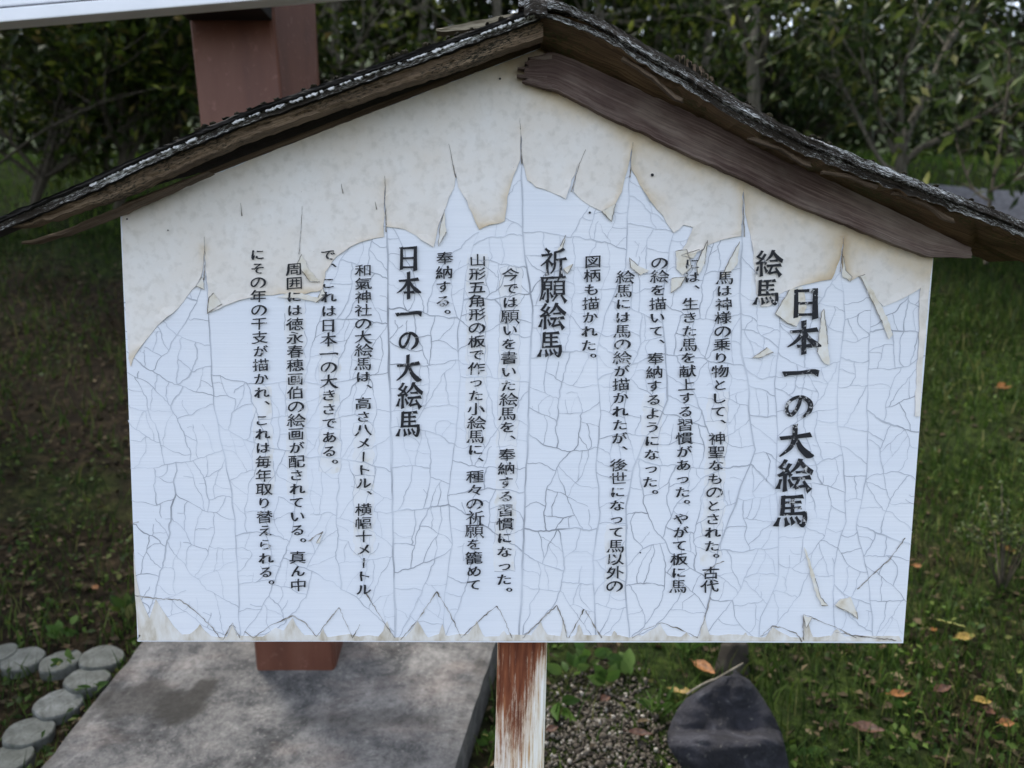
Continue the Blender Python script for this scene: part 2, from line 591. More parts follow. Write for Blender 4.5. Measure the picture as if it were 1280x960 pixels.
def make_tree(rd, height, stems=1, spread=0.5, limbs=9, twig_leaves=26, leaf=0.075, bare=0.3, r0=0.05, lean=(0, 0), crown_low=0.0, fill=0):
    """returns (trunk verts/faces, leaf points, leaf dirs) in local coordinates, base at the origin"""
    vs, fs = [], []
    lp, ld = [], []

    def branch(p, d, L, r, depth):
        n = 6 if depth else 9
        path, rad = [p.copy()], [r]
        q = p.copy()
        dd = d.copy()
        for i in range(1, n + 1):
            dd = (dd + Vector((rd.uniform(-1, 1), rd.uniform(-1, 1), rd.uniform(-0.5, 0.9))) * (0.13 if depth == 0 else 0.24)).normalized()
            q = q + dd * (L / n)
            path.append(q.copy())
            rad.append(r * (1 - 0.72 * i / n))
        tube(vs, fs, path, rad, 8 if depth == 0 else 5)
        if depth == 0:
            for _ in range(limbs):
                t = rd.uniform(bare, 1.0)
                i = min(int(t * n), n)
                a = rd.uniform(0, 6.283)
                e = Vector((math.cos(a), math.sin(a), rd.uniform(0.0, 1.0))).normalized()
                branch(path[i], e, height * spread * rd.uniform(0.5, 1.0), rad[i] * 0.6 + 0.004, 1)
        elif depth == 1:
            for _ in range(5):
                i = rd.randint(2, n)
                a = rd.uniform(0, 6.283)
                e = (dd + Vector((math.cos(a), math.sin(a), rd.uniform(-0.5, 0.7)))).normalized()
                branch(path[i], e, L * rd.uniform(0.35, 0.65), rad[i] * 0.6 + 0.002, 2)
        if depth >= 1:
            m = twig_leaves if depth == 2 else twig_leaves // 2
            for _ in range(m):
                i = rd.randint(2, n)
                o = Vector((rd.gauss(0, 1), rd.gauss(0, 1), rd.gauss(0, 0.8))) * (0.09 * height * 0.35)
                x = path[i] + o
                if x.z > crown_low:
                    lp.append(x)
                    ld.append((o.normalized() + dd * 0.6))
    for s in range(stems):
        a = rd.uniform(0, 6.283)
        k = 0.0 if stems == 1 else rd.uniform(0.15, 0.5)
        d = Vector((math.cos(a) * k + lean[0], math.sin(a) * k + lean[1], 1)).normalized()
        branch(Vector((math.cos(a) * 0.06 * (stems > 1), math.sin(a) * 0.06 * (stems > 1), -0.05)), d, height * rd.uniform(0.8, 1.0), r0 * rd.uniform(0.7, 1), 0)
    return vs, fs, np.array([tuple(p) for p in lp]), np.array([tuple(p) for p in ld])


def tree_meshes(seed, leafmat, barkmat, leaf=0.075, aspect=0.42, droop=0.3, **kw):
    rd = random.Random(seed)
    rn = np.random.default_rng(seed)
    vs, fs, lp, ld = make_tree(rd, leaf=leaf, **kw)
    tm = mesh('trunk', vs, fs, barkmat, True)
    v, f = leaf_cloud(lp, ld, leaf, rn, aspect=aspect, droop=droop)
    cm = np_mesh('crown', v, f, leafmat)
    return tm, cm


def put_tree(name, meshes, loc, rz, s, label, cat, group=None):
    o = root(name, loc, label, cat, group)
    o.rotation_euler = (0, 0, rz)
    o.scale = (s, s, s)
    link('trunk', meshes[0], o)
    link('crown', meshes[1], o)
    return o


def at(px, d, dz=0.0):
    """ground point at horizontal distance d in the direction of photo column px"""
    x = (px - 640) / FPX * d / CS
    y = CAMY + d
    return Vector((x, y, H(x, y) + dz))

# ------------------------------------------------------------------ the sign
SIGN = root('information_sign', (0.012, 0.02, H(0.012, 0.02)),
            'white house-shaped wooden sign with cracked peeling paint, black vertical writing and a rotting gabled roof', 'sign')


def poly_prism(name, pts, y_front, y_back, mat, rt=SIGN, parent=None, uvdir=None):
    """flat outline (world x, z pairs) between two depths; front faces -Y"""
    n = len(pts)
    vs = [(p[0], y_front, p[1]) for p in pts] + [(p[0], y_back, p[1]) for p in pts]
    fs = [tuple(range(n)), tuple(range(2 * n - 1, n - 1, -1))]
    for i in range(n):
        j = (i + 1) % n
        fs.append((j, i, n + i, n + j))
    if uvdir is None:
        uvdir = (1, 0)
    ux, uz = uvdir
    uvs = [(v[0] * ux + v[2] * uz, -v[0] * uz + v[2] * ux + v[1]) for v in vs]
    me = mesh(name, vs, fs, mat, uvs=uvs)
    bm = bmesh.new()
    bm.from_mesh(me)
    bmesh.ops.recalc_face_normals(bm, faces=bm.faces)
    bm.to_mesh(me)
    bm.free()
    return part(name, me, rt, parent)


def xz(px, py, Y=0.0):
    p = P(px, py, Y)
    return (p.x, p.z)


PANEL = [(150, 262), (155, 380), (160, 490), (166, 650), (172, 802), (400, 802), (650, 803), (900, 803), (1129, 804), (1140, 660), (1152, 500), (1167, 318), (1167, 288),
         (900, 160), (680, 56)]
panel = poly_prism('panel', [xz(*p) for p in PANEL], 0.0, 0.018, M['white'])

# cream film that still covers the top, lower edge torn into points
FILM_EDGE = [(161, 448), (164, 458), (169, 444), (176, 434), (186, 421), (197, 407), (210, 396), (223, 385), (235, 369), (246, 357), (252, 345), (256, 312), (259, 345), (262, 391), (274, 386), (287, 380), (300, 375),
             (313, 372), (332, 369), (351, 367), (368, 366), (383, 367), (404, 362), (407, 340), (416, 326), (429, 315), (439, 308), (450, 303), (468, 298), (480, 296), (481.5, 226), (483, 283), (498, 285), (512, 290),
             (527, 300), (542, 309), (546, 292), (550, 277), (561, 247), (568, 234), (570, 216), (573, 234), (584, 251), (590, 266), (595, 279), (599, 287), (612, 281), (625, 279), (631, 276), (634, 247), (639, 230),
             (645, 213), (650, 200), (651, 160), (653.5, 203), (659, 225), (670, 234), (688, 240), (707, 249), (713, 232), (722, 205), (717, 240), (727, 250), (737, 257), (752, 264), (769, 255), (777, 240), (784, 213),
             (790, 184), (789, 212), (795, 221), (804, 238), (812, 251), (821, 262), (829, 270), (842, 291), (854, 281), (866, 284), (858, 304), (850, 319), (866, 317), (875, 313), (888, 305), (901, 300), (914, 297),
             (926, 295), (928.5, 232), (931, 265), (935, 283), (939, 300), (943, 334), (945, 366), (951, 383), (960, 383), (968, 378), (974, 368), (987, 362), (1000, 357), (1013, 354), (1026, 351), (1039, 349),
             (1046, 332), (1051, 318), (1054, 297), (1053, 338), (1063, 351), (1073, 345), (1081, 356), (1090, 368), (1104, 383), (1127, 373), (1139, 367), (1150, 360), (1147, 440), (1143, 520), (1149, 520), (1154, 440), (1161, 360), (1165.5, 322),
             (1165.5, 290), (900, 163), (680, 59), (430, 154), (153, 264), (154, 330), (158, 400)]


def seg_dist(p, a, b):
    ax, ay = a
    bx, by = b
    dx, dy = bx - ax, by - ay
    t = max(0, min(1, ((p[0] - ax) * dx + (p[1] - ay) * dy) / (dx * dx + dy * dy + 1e-9)))
    return math.hypot(p[0] - ax - t * dx, p[1] - ay - t * dy)


def inside(p, poly):
    c = False
    n = len(poly)
    for i in range(n):
        x1, y1 = poly[i]
        x2, y2 = poly[(i + 1) % n]
        if (y1 > p[1]) != (y2 > p[1]) and p[0] < (x2 - x1) * (p[1] - y1) / (y2 - y1) + x1:
            c = not c
    return c


def dense(poly, step, closed=True, jit=0.0, rd=random):
    out = []
    n = len(poly)
    for i in range(n if closed else n - 1):
        a, b = poly[i], poly[(i + 1) % n]
        L = math.hypot(b[0] - a[0], b[1] - a[1])
        k = max(1, int(L / step))
        for q in range(k):
            t = q / k
            j = jit if q else 0
            out.append((a[0] + (b[0] - a[0]) * t + rd.uniform(-j, j), a[1] + (b[1] - a[1]) * t + rd.uniform(-j, j)))
    if not closed:
        out.append(poly[-1])
    return out


def build_film():
    rd = random.Random(4)
    n_torn = next(i for i, p in enumerate(FILM_EDGE) if p == (1165.5, 322))
    torn = FILM_EDGE[:n_torn]
    bd = dense(FILM_EDGE, 7, True, 0.9, rd)
    nb = len(bd)
    pts = list(bd)
    for gx in np.arange(156, 1166, 9):
        for gy in np.arange(60, 525, 9):
            p = (gx + rd.uniform(-2, 2), gy + rd.uniform(-2, 2))
            if inside(p, FILM_EDGE) and min(seg_dist(p, bd[i], bd[(i + 1) % nb]) for i in range(nb)) > 3.2:
                pts.append(p)
    edges = [(i, (i + 1) % nb) for i in range(nb)]
    vo, _e, fo, *_ = delaunay_2d_cdt([Vector(p) for p in pts], edges, [list(range(nb))], 1, 1e-4)
    vo = [(v[0], v[1]) for v in vo]
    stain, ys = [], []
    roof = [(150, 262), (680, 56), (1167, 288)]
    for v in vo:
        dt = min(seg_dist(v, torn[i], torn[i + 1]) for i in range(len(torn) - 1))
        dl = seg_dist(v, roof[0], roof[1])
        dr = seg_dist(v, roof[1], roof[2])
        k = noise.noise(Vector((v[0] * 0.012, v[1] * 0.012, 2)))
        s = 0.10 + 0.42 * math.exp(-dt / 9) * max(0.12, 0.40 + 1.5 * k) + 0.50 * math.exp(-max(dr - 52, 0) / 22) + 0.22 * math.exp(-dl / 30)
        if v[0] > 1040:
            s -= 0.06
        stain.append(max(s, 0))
        lift = 0.0
        if dt < 5:
            q = noise.noise(Vector((v[0] * 0.05, v[1] * 0.05, 7)))
            lift = (1 - dt / 5) * max(0, 0.0007 + 0.0022 * q)
        ys.append(-0.0009 - lift)
    V = [P(v[0], v[1], 0) for v in vo]
    V = [(p.x, y, p.z) for p, y in zip(V, ys)]
    n = len(V)
    F = [tuple(f) for f in fo]
    # thin wall of the film all along its outline
    cnt = {}
    for f in F:
        for i in range(len(f)):
            e = (f[i], f[(i + 1) % len(f)])
            cnt[tuple(sorted(e))] = cnt.get(tuple(sorted(e)), []) + [e]
    V2 = list(V)
    mp = {}
    S = list(stain)
    for e in cnt.values():
        if len(e) == 1:
            a, b = e[0]
            for q in (a, b):
                if q not in mp:
                    mp[q] = len(V2)
                    V2.append((V[q][0], min(V[q][1] + 0.0009, -0.0001), V[q][2]))
                    S.append(stain[q] + 0.12)
            F.append((b, a, mp[a], mp[b]))
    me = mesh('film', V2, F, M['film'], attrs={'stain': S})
    bm = bmesh.new()
    bm.from_mesh(me)
    bmesh.ops.recalc_face_normals(bm, faces=bm.faces)
    if sum(f.normal.y for f in bm.faces) > 0:
        bmesh.ops.reverse_faces(bm, faces=bm.faces)
    bm.to_mesh(me)
    bm.free()
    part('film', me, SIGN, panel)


build_film()


def ribbon(vs, fs, path, width, Y, taper=True):
    """flat band along a photo-measured path on the sign face; width in photo pixels (about a millimetre each)"""
    n = len(path)
    if n < 2:
        return
    b = len(vs)
    for i, p in enumerate(path):
        a, c = path[max(i - 1, 0)], path[min(i + 1, n - 1)]
        dx, dy = c[0] - a[0], c[1] - a[1]
        L = math.hypot(dx, dy) + 1e-6
        w_ = width(i / (n - 1)) if callable(width) else width
        nx, ny = -dy / L * w_ / 2, dx / L * w_ / 2
        for s in (1, -1):
            q = P(p[0] + nx * s, p[1] + ny * s, 0)
            vs.append((q.x, Y, q.z))
    for i in range(n - 1):
        fs.append((b + 2 * i, b + 2 * i + 1, b + 2 * i + 3, b + 2 * i + 2))


def wander(a, b, bow, rd, step=3.5, jit=1.5):
    L = math.hypot(b[0] - a[0], b[1] - a[1])
    n = max(2, int(L / step))
    nx, ny = -(b[1] - a[1]) / (L + 1e-6), (b[0] - a[0]) / (L + 1e-6)
    ph = rd.uniform(0, 99)
    out = []
    for i in range(n + 1):
        t = i / n
        o = bow * 4 * t * (1 - t) + (jit * 2.4 * (noise.noise(Vector((t * L * 0.06, ph, 0))) + 0.45 * noise.noise(Vector((t * L * 0.19, ph, 5)))) if 0 < i < n else 0)
        out.append((a[0] + (b[0] - a[0]) * t + nx * o, a[1] + (b[1] - a[1]) * t + ny * o))
    return out


MAIN = [
    [(258, 345), (264, 447), (267, 500), (274, 540), (281, 573), (290, 617), (294, 660), (298, 730), (300, 800)],
    [(481.5, 226), (484, 283), (485, 400), (488, 530), (491, 650), (494, 800)],
    [(598, 290), (590, 312), (583, 340), (580, 370), (572, 420), (575, 470), (572, 520), (568, 560), (560, 620), (565, 680), (556, 740), (553, 800)],
    [(651, 160), (653, 280), (656, 320), (663, 361), (666, 388), (663, 442), (661, 530), (657, 584), (655, 665), (649, 787), (649, 800)],
    [(788, 200), (784, 280), (782, 334), (770, 361), (756, 396), (746, 438), (747, 470), (751, 518), (745, 580), (750, 640), (741, 700), (745, 800)],
    [(842, 291), (832, 340), (827, 388), (832, 442), (835, 500), (822, 530), (808, 545), (792, 584), (782, 633), (783, 665), (782, 733), (787, 800)],
    [(928.5, 232), (928, 280), (925, 361), (927, 442), (935, 475), (937, 524), (944, 562), (938, 580), (932, 592), (916, 638), (899, 682), (893, 710), (887, 747), (875, 797)],
    [(973, 372), (975, 420), (968, 480), (972, 540), (969, 600), (973, 652), (973, 720), (962, 750), (950, 771), (948, 800)],
    [(1052, 340), (1056, 400), (1048, 467), (1046, 505), (1048, 538), (1055, 584), (1057, 652), (1045, 690), (1041, 740), (1044, 800)],
    [(1090, 372), (1086, 430), (1084, 507), (1085, 560), (1082, 600), (1070, 660), (1085, 720), (1092, 800)],
]


def build_cracks():
    rd = random.Random(23)
    vs, fs = [], []
    left = [(151, 262), (160, 490), (166, 650), (172, 801)]
    right = [(1165, 318), (1152, 500), (1140, 660), (1128, 803)]

    def lineup(l):
        d = dense(l, 5, False)
        ph = rd.uniform(0, 99)
        return [(x + 1.6 * noise.noise(Vector((y * 0.05, ph, 0))), y) for x, y in d]
    lines = [lineup(left)] + [lineup(m) for m in MAIN] + [lineup(right)]
    wide = {1: 1.5, 2: 2.8, 3: 1.2, 4: 2.6, 5: 1.7, 6: 2.0, 7: 2.2, 8: 1.2, 9: 1.2, 10: 1.2}
    for i in range(1, len(lines) - 1):
        ph = rd.uniform(0, 50)
        ribbon(vs, fs, lines[i], lambda t, k=wide[i], ph=ph: k * (0.72 + 0.5 * noise.noise(Vector((t * 14, ph, 0)))) * min(1, 0.25 + t * 6), -0.00062)

    cells = []
    for i in range(len(lines) - 1):
        a, b = lines[i], lines[i + 1]
        cells.append(a + b[::-1])

    def area(p):
        return abs(sum(p[i][0] * p[(i + 1) % len(p)][1] - p[(i + 1) % len(p)][0] * p[i][1] for i in range(len(p)))) / 2

    def cut(poly, depth, axis_jit):
        n = len(poly)
        cx = sum(p[0] for p in poly) / n
        cy = sum(p[1] for p in poly) / n
        sxx = sum((p[0] - cx) ** 2 for p in poly)
        syy = sum((p[1] - cy) ** 2 for p in poly)
        sxy = sum((p[0] - cx) * (p[1] - cy) for p in poly)
        ang = (0.0 if syy > sxx * 2.1 else math.pi / 2) + rd.gauss(0, axis_jit) + rd.choice((0, 0, 0.4, -0.4))
        tall = math.sqrt(syy / n)
        cx += rd.gauss(0, 3)
        cy += rd.gauss(0, 0.3 * tall)
        d = (math.cos(ang), math.sin(ang))
        hits = []
        for i in range(n):
            p, q = poly[i], poly[(i + 1) % n]
            ex, ey = q[0] - p[0], q[1] - p[1]
            den = d[0] * ey - d[1] * ex
            if abs(den) < 1e-9:
                continue
            t = ((p[0] - cx) * ey - (p[1] - cy) * ex) / den
            u = ((p[0] - cx) * d[1] - (p[1] - cy) * d[0]) / den
            if 0 <= u < 1:
                hits.append((t, i))
        pos = [h for h in hits if h[0] > 0]
        neg = [h for h in hits if h[0] <= 0]
        if not pos or not neg:
            return None
        i, j = min(pos)[1], max(neg)[1]
        if min(abs(i - j), n - abs(i - j)) < 3:
            return None
        a, b = poly[i], poly[j]
        L = math.hypot(a[0] - b[0], a[1] - b[1])
        if L < 6:
            return None
        path = wander(a, b, rd.gauss(0, 0.09) * L, rd)
        if not all(inside(p, poly) for p in path[1:-1]):
            return None
        # no slivers along the neighbouring cracks
        for p in path[2:-2]:
            if min(math.hypot(p[0] - q[0], p[1] - q[1]) for q in poly) < 3.5:
                return None
        if i < j:
            p1 = poly[i:j + 1] + path[::-1][1:-1]
            p2 = poly[j:] + poly[:i + 1] + path[1:-1]
        else:
            p1 = poly[j:i + 1] + path[1:-1]
            p2 = poly[i:] + poly[:j + 1] + path[::-1][1:-1]
        A1, A2 = area(p1), area(p2)
        if min(A1, A2) < 0.2 * (A1 + A2):
            return None
        return path, p1, p2

    def split(poly, depth):
        A = area(poly)
        if A < rd.choice((330, 460, 640, 880, 1200, 1600)) or depth > 12 or len(poly) < 8:
            return
        r_ = None
        for q in range(14):
            r_ = cut(poly, depth, 0.16 + 0.05 * q)
            if r_:
                break
        if not r_:
            return
        path, p1, p2 = r_
        wdt = max(0.55, 1.55 - 0.13 * depth) * rd.uniform(0.6, 1.3)
        draw = path
        if depth > 4 and rd.random() < 0.2:
            draw = path[:max(3, int(len(path) * rd.uniform(0.4, 0.8)))]
        ph = rd.uniform(0, 99)
        lay[0] += 1
        ribbon(vs, fs, draw, lambda t, k=wdt: k * (0.85 + 0.6 * noise.noise(Vector((t * 5, ph, 0)))), -0.00034 - (lay[0] % 40) * 0.000006)
        split(p1, depth + 1)
        split(p2, depth + 1)
    lay = [0]
    for c in cells:
        split(c, 0)
    # hairlines in the film above
    vs2, fs2 = [], []
    for p in ([(256, 296), (257, 330), (255, 350)], [(561, 180), (566, 205), (570, 222)], [(650, 148), (651, 175), (652, 205)], [(791, 178), (790, 200), (787, 222)], [(929, 240), (929, 262), (930, 296)],
              [(732, 187), (724, 205), (714, 240)], [(378, 258), (377, 285), (374, 318)], [(481, 220), (482, 250), (483, 290)], [(1054, 296), (1052, 315), (1050, 340)],
              [(469, 252), (471, 262)], [(427, 230), (429, 242)], [(301, 254), (303, 270)]):
        vs2, fs2 = [], []
        ribbon(vs2, fs2, dense(p, 4, False, 0.4, rd), lambda t: 0.4 + 1.1 * t, -0.0016)
        part('film_crack', mesh('film_crack', vs2, fs2, M['darkcrack']), SIGN, panel)
    me = mesh('crack_network', vs, fs, M['crack'])
    part('crack_network', me, SIGN, panel)


build_cracks()


def film_patch(polys, name, mat, Y, rt=SIGN, edge=None):
    vs, fs = [], []
    for pl in polys:
        b = len(vs)
        n = len(pl)
        c = (sum(p[0] for p in pl) / n, sum(p[1] for p in pl) / n)
        for p in pl:
            q = P(p[0], p[1], 0)
            vs.append((q.x, Y, q.z))
        for p in pl:
            q = P(p[0], p[1], 0)
            vs.append((q.x, Y + 0.0004, q.z))
        fs.append(tuple(range(b, b + n)))
        for i in range(n):
            j = (i + 1) % n
            fs.append((b + i, b + n + i, b + n + j, b + j))
    me = mesh(name, vs, fs, mat)
    bm = bmesh.new()
    bm.from_mesh(me)
    bmesh.ops.recalc_face_normals(bm, faces=bm.faces)
    for f in bm.faces:
        if abs(f.normal.y) > 0.9 and f.normal.y > 0:
            f.normal_flip()
    bmesh.ops.triangulate(bm, faces=[f for f in bm.faces if len(f.verts) > 4])
    bm.to_mesh(me)
    bm.free()
    return part(name, me, rt, panel)


# columns of writing: text, first character centre, last character centre, em height (px), em width (px), heavy
COLS = [
    ('日本一の大絵馬', (1006.5, 378), (988, 637), 41, 43, 2),
    ('絵馬', (959, 329.5), (957, 364.5), 33, 33, 1),
    ('馬は神様の乗り物として、神聖なものとされた。古代', (905.5, 347), (886.6, 732), 17.2, 23.5, 0),
    ('には、生きた馬を献上する習慣があった。やがて板に馬', (864.8, 330), (847, 731.7), 17.2, 23.5, 0),
    ('の絵を描いて、奉納するようになった。', (823.6, 328.7), (811.6, 619), 17.2, 23.5, 0),
    ('絵馬には馬の絵が描かれたが、後世になって馬以外の', (780, 346.5), (767.8, 731.7), 17.2, 23.5, 0),
    ('図柄も描かれた。', (741, 327.5), (734.5, 449), 17.6, 23.5, 0),
    ('祈願絵馬', (691.8, 327), (688, 429.5), 33, 32, 1),
    ('今では願いを書いた絵馬を、奉納する習慣になった。', (638.6, 343.6), (629.5, 740.8), 17.4, 23.5, 0),
    ('山形五角形の板で作った小絵馬に、種々の祈願を籠めて', (597, 325.5), (592.4, 730.4), 17.2, 23.5, 0),
    ('奉納する。', (556.2, 323), (553, 394.5), 17.8, 23.5, 0),
    ('日本一の大絵馬', (510.8, 322), (511.2, 528.6), 33, 31, 1),
    ('和氣神社の大絵馬は、高さ八メートル、横幅十メートル', (454.5, 338.2), (455, 736), 17.0, 23.0, 0),
    ('で、これは日本一の大きさである。', (411, 319), (412.5, 581.2), 17.6, 23.0, 0),
    ('周囲には徳永春穂画伯の絵画が配されている。真ん中', (368.2, 336.7), (373.4, 730.5), 17.4, 23.0, 0),
    ('にその年の干支が描かれ、これは毎年取り替えられる。', (322.7, 318.6), (334, 731.6), 17.4, 22.0, 0),
]

# brush-written characters: strokes of (x, y, width) in a unit square
BRUSH = {
    '日': [[(.22, .88, .08), (.22, .5, .09), (.21, .06, .10)], [(.22, .85, .06), (.5, .86, .06), (.78, .88, .08)], [(.78, .90, .10), (.77, .5, .11), (.77, .03, .13)], [(.25, .47, .06), (.75, .49, .06)], [(.24, .13, .06), (.75, .14, .06)]],
    '本': [[(.12, .66, .06), (.5, .69, .07), (.88, .73, .10)], [(.5, .98, .11), (.5, .5, .09), (.5, .0, .11)], [(.48, .68, .08), (.36, .47, .08), (.2, .31, .06), (.03, .2, .02)], [(.52, .68, .05), (.66, .45, .09), (.84, .29, .13), (1.0, .23, .03)], [(.32, .22, .06), (.7, .24, .08)]],
    '一': [[(.02, .43, .12), (.14, .45, .09), (.5, .47, .08), (.85, .51, .10), (.99, .46, .14)]],
    'の': [[(.56, .78, .08), (.5, .55, .09), (.36, .3, .1), (.22, .2, .1), (.1, .34, .09), (.14, .6, .08), (.38, .8, .08), (.66, .81, .1), (.88, .62, .13), (.86, .34, .12), (.62, .1, .04)]],
    '大': [[(.06, .58, .08), (.5, .63, .08), (.92, .69, .11)], [(.48, .98, .11), (.46, .6, .1), (.34, .3, .09), (.03, .03, .03)], [(.5, .62, .06), (.64, .3, .12), (.86, .08, .16), (1.02, .06, .03)]],
    '絵': [[(.28, .97, .08), (.2, .84, .07), (.1, .74, .06)], [(.11, .75, .05), (.3, .66, .07)], [(.4, .85, .08), (.26, .64, .06), (.07, .5, .05)], [(.07, .5, .06), (.4, .56, .06)], [(.33, .66, .05), (.42, .5, .08)],
          [(.25, .5, .08), (.25, .04, .09)], [(.13, .38, .05), (.05, .12, .09)], [(.36, .38, .05), (.45, .2, .09)], [(.7, .99, .10), (.6, .78, .08), (.42, .6, .03)], [(.7, .94, .06), (.84, .75, .11), (1.03, .6, .11)],
          [(.58, .6, .05), (.84, .62, .07)], [(.47, .41, .07), (.97, .45, .09)], [(.66, .42, .07), (.54, .14, .07)], [(.54, .13, .07), (.86, .2, .07)], [(.79, .33, .05), (.95, .06, .12)]],
    '馬': [[(.26, .92, .09), (.25, .6, .09), (.23, .36, .09)], [(.26, .89, .06), (.82, .92, .08)], [(.53, .88, .08), (.53, .38, .08)], [(.28, .73, .05), (.77, .75, .06)], [(.28, .56, .05), (.77, .58, .06)], [(.22, .38, .06), (.88, .41, .08)],
          [(.88, .43, .09), (.885, .22, .10), (.82, .03, .08), (.70, .09, .02)], [(.14, .27, .05), (.06, .04, .11)], [(.32, .27, .05), (.37, .06, .11)], [(.48, .28, .05), (.55, .11, .10)], [(.63, .29, .05), (.72, .14, .09)]],
    '祈': [[(.2, .98, .06), (.33, .86, .10)], [(.06, .73, .07), (.43, .78, .07)], [(.42, .77, .07), (.28, .56, .07), (.02, .34, .03)], [(.26, .56, .08), (.26, .0, .10)], [(.32, .52, .05), (.46, .38, .09)], [(.9, .97, .10), (.74, .89, .07), (.55, .84, .04)],
          [(.57, .87, .08), (.56, .45, .08), (.52, .22, .06), (.4, .05, .03)], [(.58, .56, .06), (.99, .61, .08)], [(.79, .58, .08), (.79, -.04, .11)]],
    '願': [[(.05, .91, .06), (.5, .93, .07)], [(.1, .91, .08), (.1, .4, .07), (.0, .05, .03)], [(.3, .9, .06), (.25, .79, .05)], [(.19, .77, .06), (.19, .47, .06)], [(.19, .76, .045), (.44, .77, .05)], [(.44, .78, .07), (.44, .47, .07)], [(.2, .63, .04), (.43, .64, .04)],
          [(.2, .5, .04), (.43, .51, .04)], [(.31, .48, .07), (.31, .02, .07), (.23, .07, .03)], [(.21, .36, .04), (.11, .12, .07)], [(.4, .36, .04), (.49, .2, .08)], [(.53, .93, .06), (1.0, .95, .07)], [(.75, .93, .06), (.7, .81, .05)],
          [(.58, .79, .07), (.58, .3, .07)], [(.58, .78, .05), (.93, .79, .05)], [(.93, .8, .08), (.93, .3, .08)], [(.6, .62, .045), (.91, .63, .045)], [(.6, .47, .045), (.91, .48, .045)], [(.58, .32, .05), (.93, .33, .05)], [(.66, .27, .07), (.5, .04, .04)], [(.83, .27, .05), (1.0, .03, .11)]],
}


def brush_glyph(ch, wm):
    vs, fs, off = [], [], []
    for si, st in enumerate(BRUSH[ch]):
        p = [Vector((x, y)) for x, y, _ in st]
        wd = [q[2] for q in st]
        n = len(p)
        path, ww = [], []
        for i in range(n - 1):
            a, b, c, d = p[max(i - 1, 0)], p[i], p[i + 1], p[min(i + 2, n - 1)]
            for q in range(6):
                t = q / 6
                path.append(0.5 * (2 * b + (c - a) * t + (2 * a - 5 * b + 4 * c - d) * t * t + (3 * b - a - 3 * c + d) * t ** 3))
                ww.append(wd[i] * (1 - t) + wd[i + 1] * t)
        path.append(p[-1])
        ww.append(wd[-1])
        if n == 2:                                   # pressed at both ends, lighter in the middle
            m = len(ww) - 1
            ww = [w_ * (0.86 + 0.34 * abs(2 * i / m - 1) ** 2) for i, w_ in enumerate(ww)]
        b0 = len(vs)
        m = len(path)
        for i in range(m):
            d = (path[min(i + 1, m - 1)] - path[max(i - 1, 0)]).normalized()
            nrm = Vector((-d.y, d.x))
            k = 0.0
            if i == 0:
                k = -0.30 * ww[0]
            if i == m - 1:
                k = 0.30 * ww[-1]
            for s in (1, -1):
                sk = k * (1.5 if s > 0 else 0.2) if i == 0 else k * (0.2 if s > 0 else 1.5)
                vs.append(path[i] + nrm * s * ww[i] * wm + d * sk)
                off.append(si)
        for i in range(m - 1):
            fs.append((b0 + 2 * i, b0 + 2 * i + 1, b0 + 2 * i + 3, b0 + 2 * i + 2))
    return [(v.x, v.y) for v in vs], fs, off


_fc = bpy.data.curves.new('letters', 'FONT')
_fc.resolution_u = 3
_fo = bpy.data.objects.new('letters', _fc)
C.objects.link(_fo)
_cache = {}


def font_glyph(ch):
    """outline of one character, centred on its cell, with the stroke contrast of a flat brush"""
    _fc.body = ch
    bpy.context.view_layer.update()
    me = bpy.data.meshes.new_from_object(_fo.evaluated_get(bpy.context.evaluated_depsgraph_get()))
    vs = [[v.co.x, v.co.y] for v in me.vertices]
    fs = [tuple(p.vertices) for p in me.polygons]
    cnt = {}
    for f in fs:
        for i in range(len(f)):
            e = (f[i], f[(i + 1) % len(f)])
            cnt.setdefault(tuple(sorted(e)), []).append(e)
    nr = {}
    sgn = 1
    A = sum((vs[f[1]][0] - vs[f[0]][0]) * (vs[f[2]][1] - vs[f[0]][1]) - (vs[f[1]][1] - vs[f[0]][1]) * (vs[f[2]][0] - vs[f[0]][0]) for f in fs)
    if A < 0:
        sgn = -1
    for e in cnt.values():
        if len(e) == 1:
            a, b = e[0]
            dx, dy = vs[b][0] - vs[a][0], vs[b][1] - vs[a][1]
            L = math.hypot(dx, dy) + 1e-9
            for q in (a, b):
                o = nr.setdefault(q, [0, 0])
                o[0] += sgn * dy / L
                o[1] += -sgn * dx / L
    hira = '\u3040' <= ch <= '\u30ff'
    rd = random.Random(ord(ch))
    out = []
    for i, (x, y) in enumerate(vs):
        if i in nr:
            nx, ny = nr[i]
            L = math.hypot(nx, ny) + 1e-9
            nx, ny = nx / L, ny / L
            k = 0.019 + 0.014 * abs(nx * 0.9 - ny * 0.45) - 0.020 * abs(ny)
            if not hira:
                k -= 0.004
            k += 0.020 * noise.noise(Vector((x * 4.5, y * 4.5, ord(ch) * 0.37)))
            x += nx * k + rd.uniform(-.008, .008)
            y += ny * k + rd.uniform(-.008, .008)
        x, y = x - 0.5, y - 0.36
        x += 0.035 * noise.noise(Vector((x * 2.5, y * 2.5, ord(ch) * 0.7)))
        y += 0.035 * noise.noise(Vector((x * 2.5, y * 2.5, ord(ch) * 0.7 + 30)))
        if ch == 'ー':
            x, y = y, -x * 0.92
        elif ch == '、' or ch == '。':
            x, y = x + 0.62, y + 0.55
        else:
            y += 0.09 * x
            if hira:
                x, y = x * 0.90, y * 0.90
        out.append((x, y))
    bpy.data.meshes.remove(me)
    return out, fs, None


def glyph(ch, wm):
    key = (ch, wm)
    if key not in _cache:
        if ch in BRUSH:
            v, f, o = brush_glyph(ch, wm)
            _cache[key] = ([(x - 0.5, y - 0.5) for x, y in v], f, o)
        else:
            _cache[key] = font_glyph(ch)
    return _cache[key]


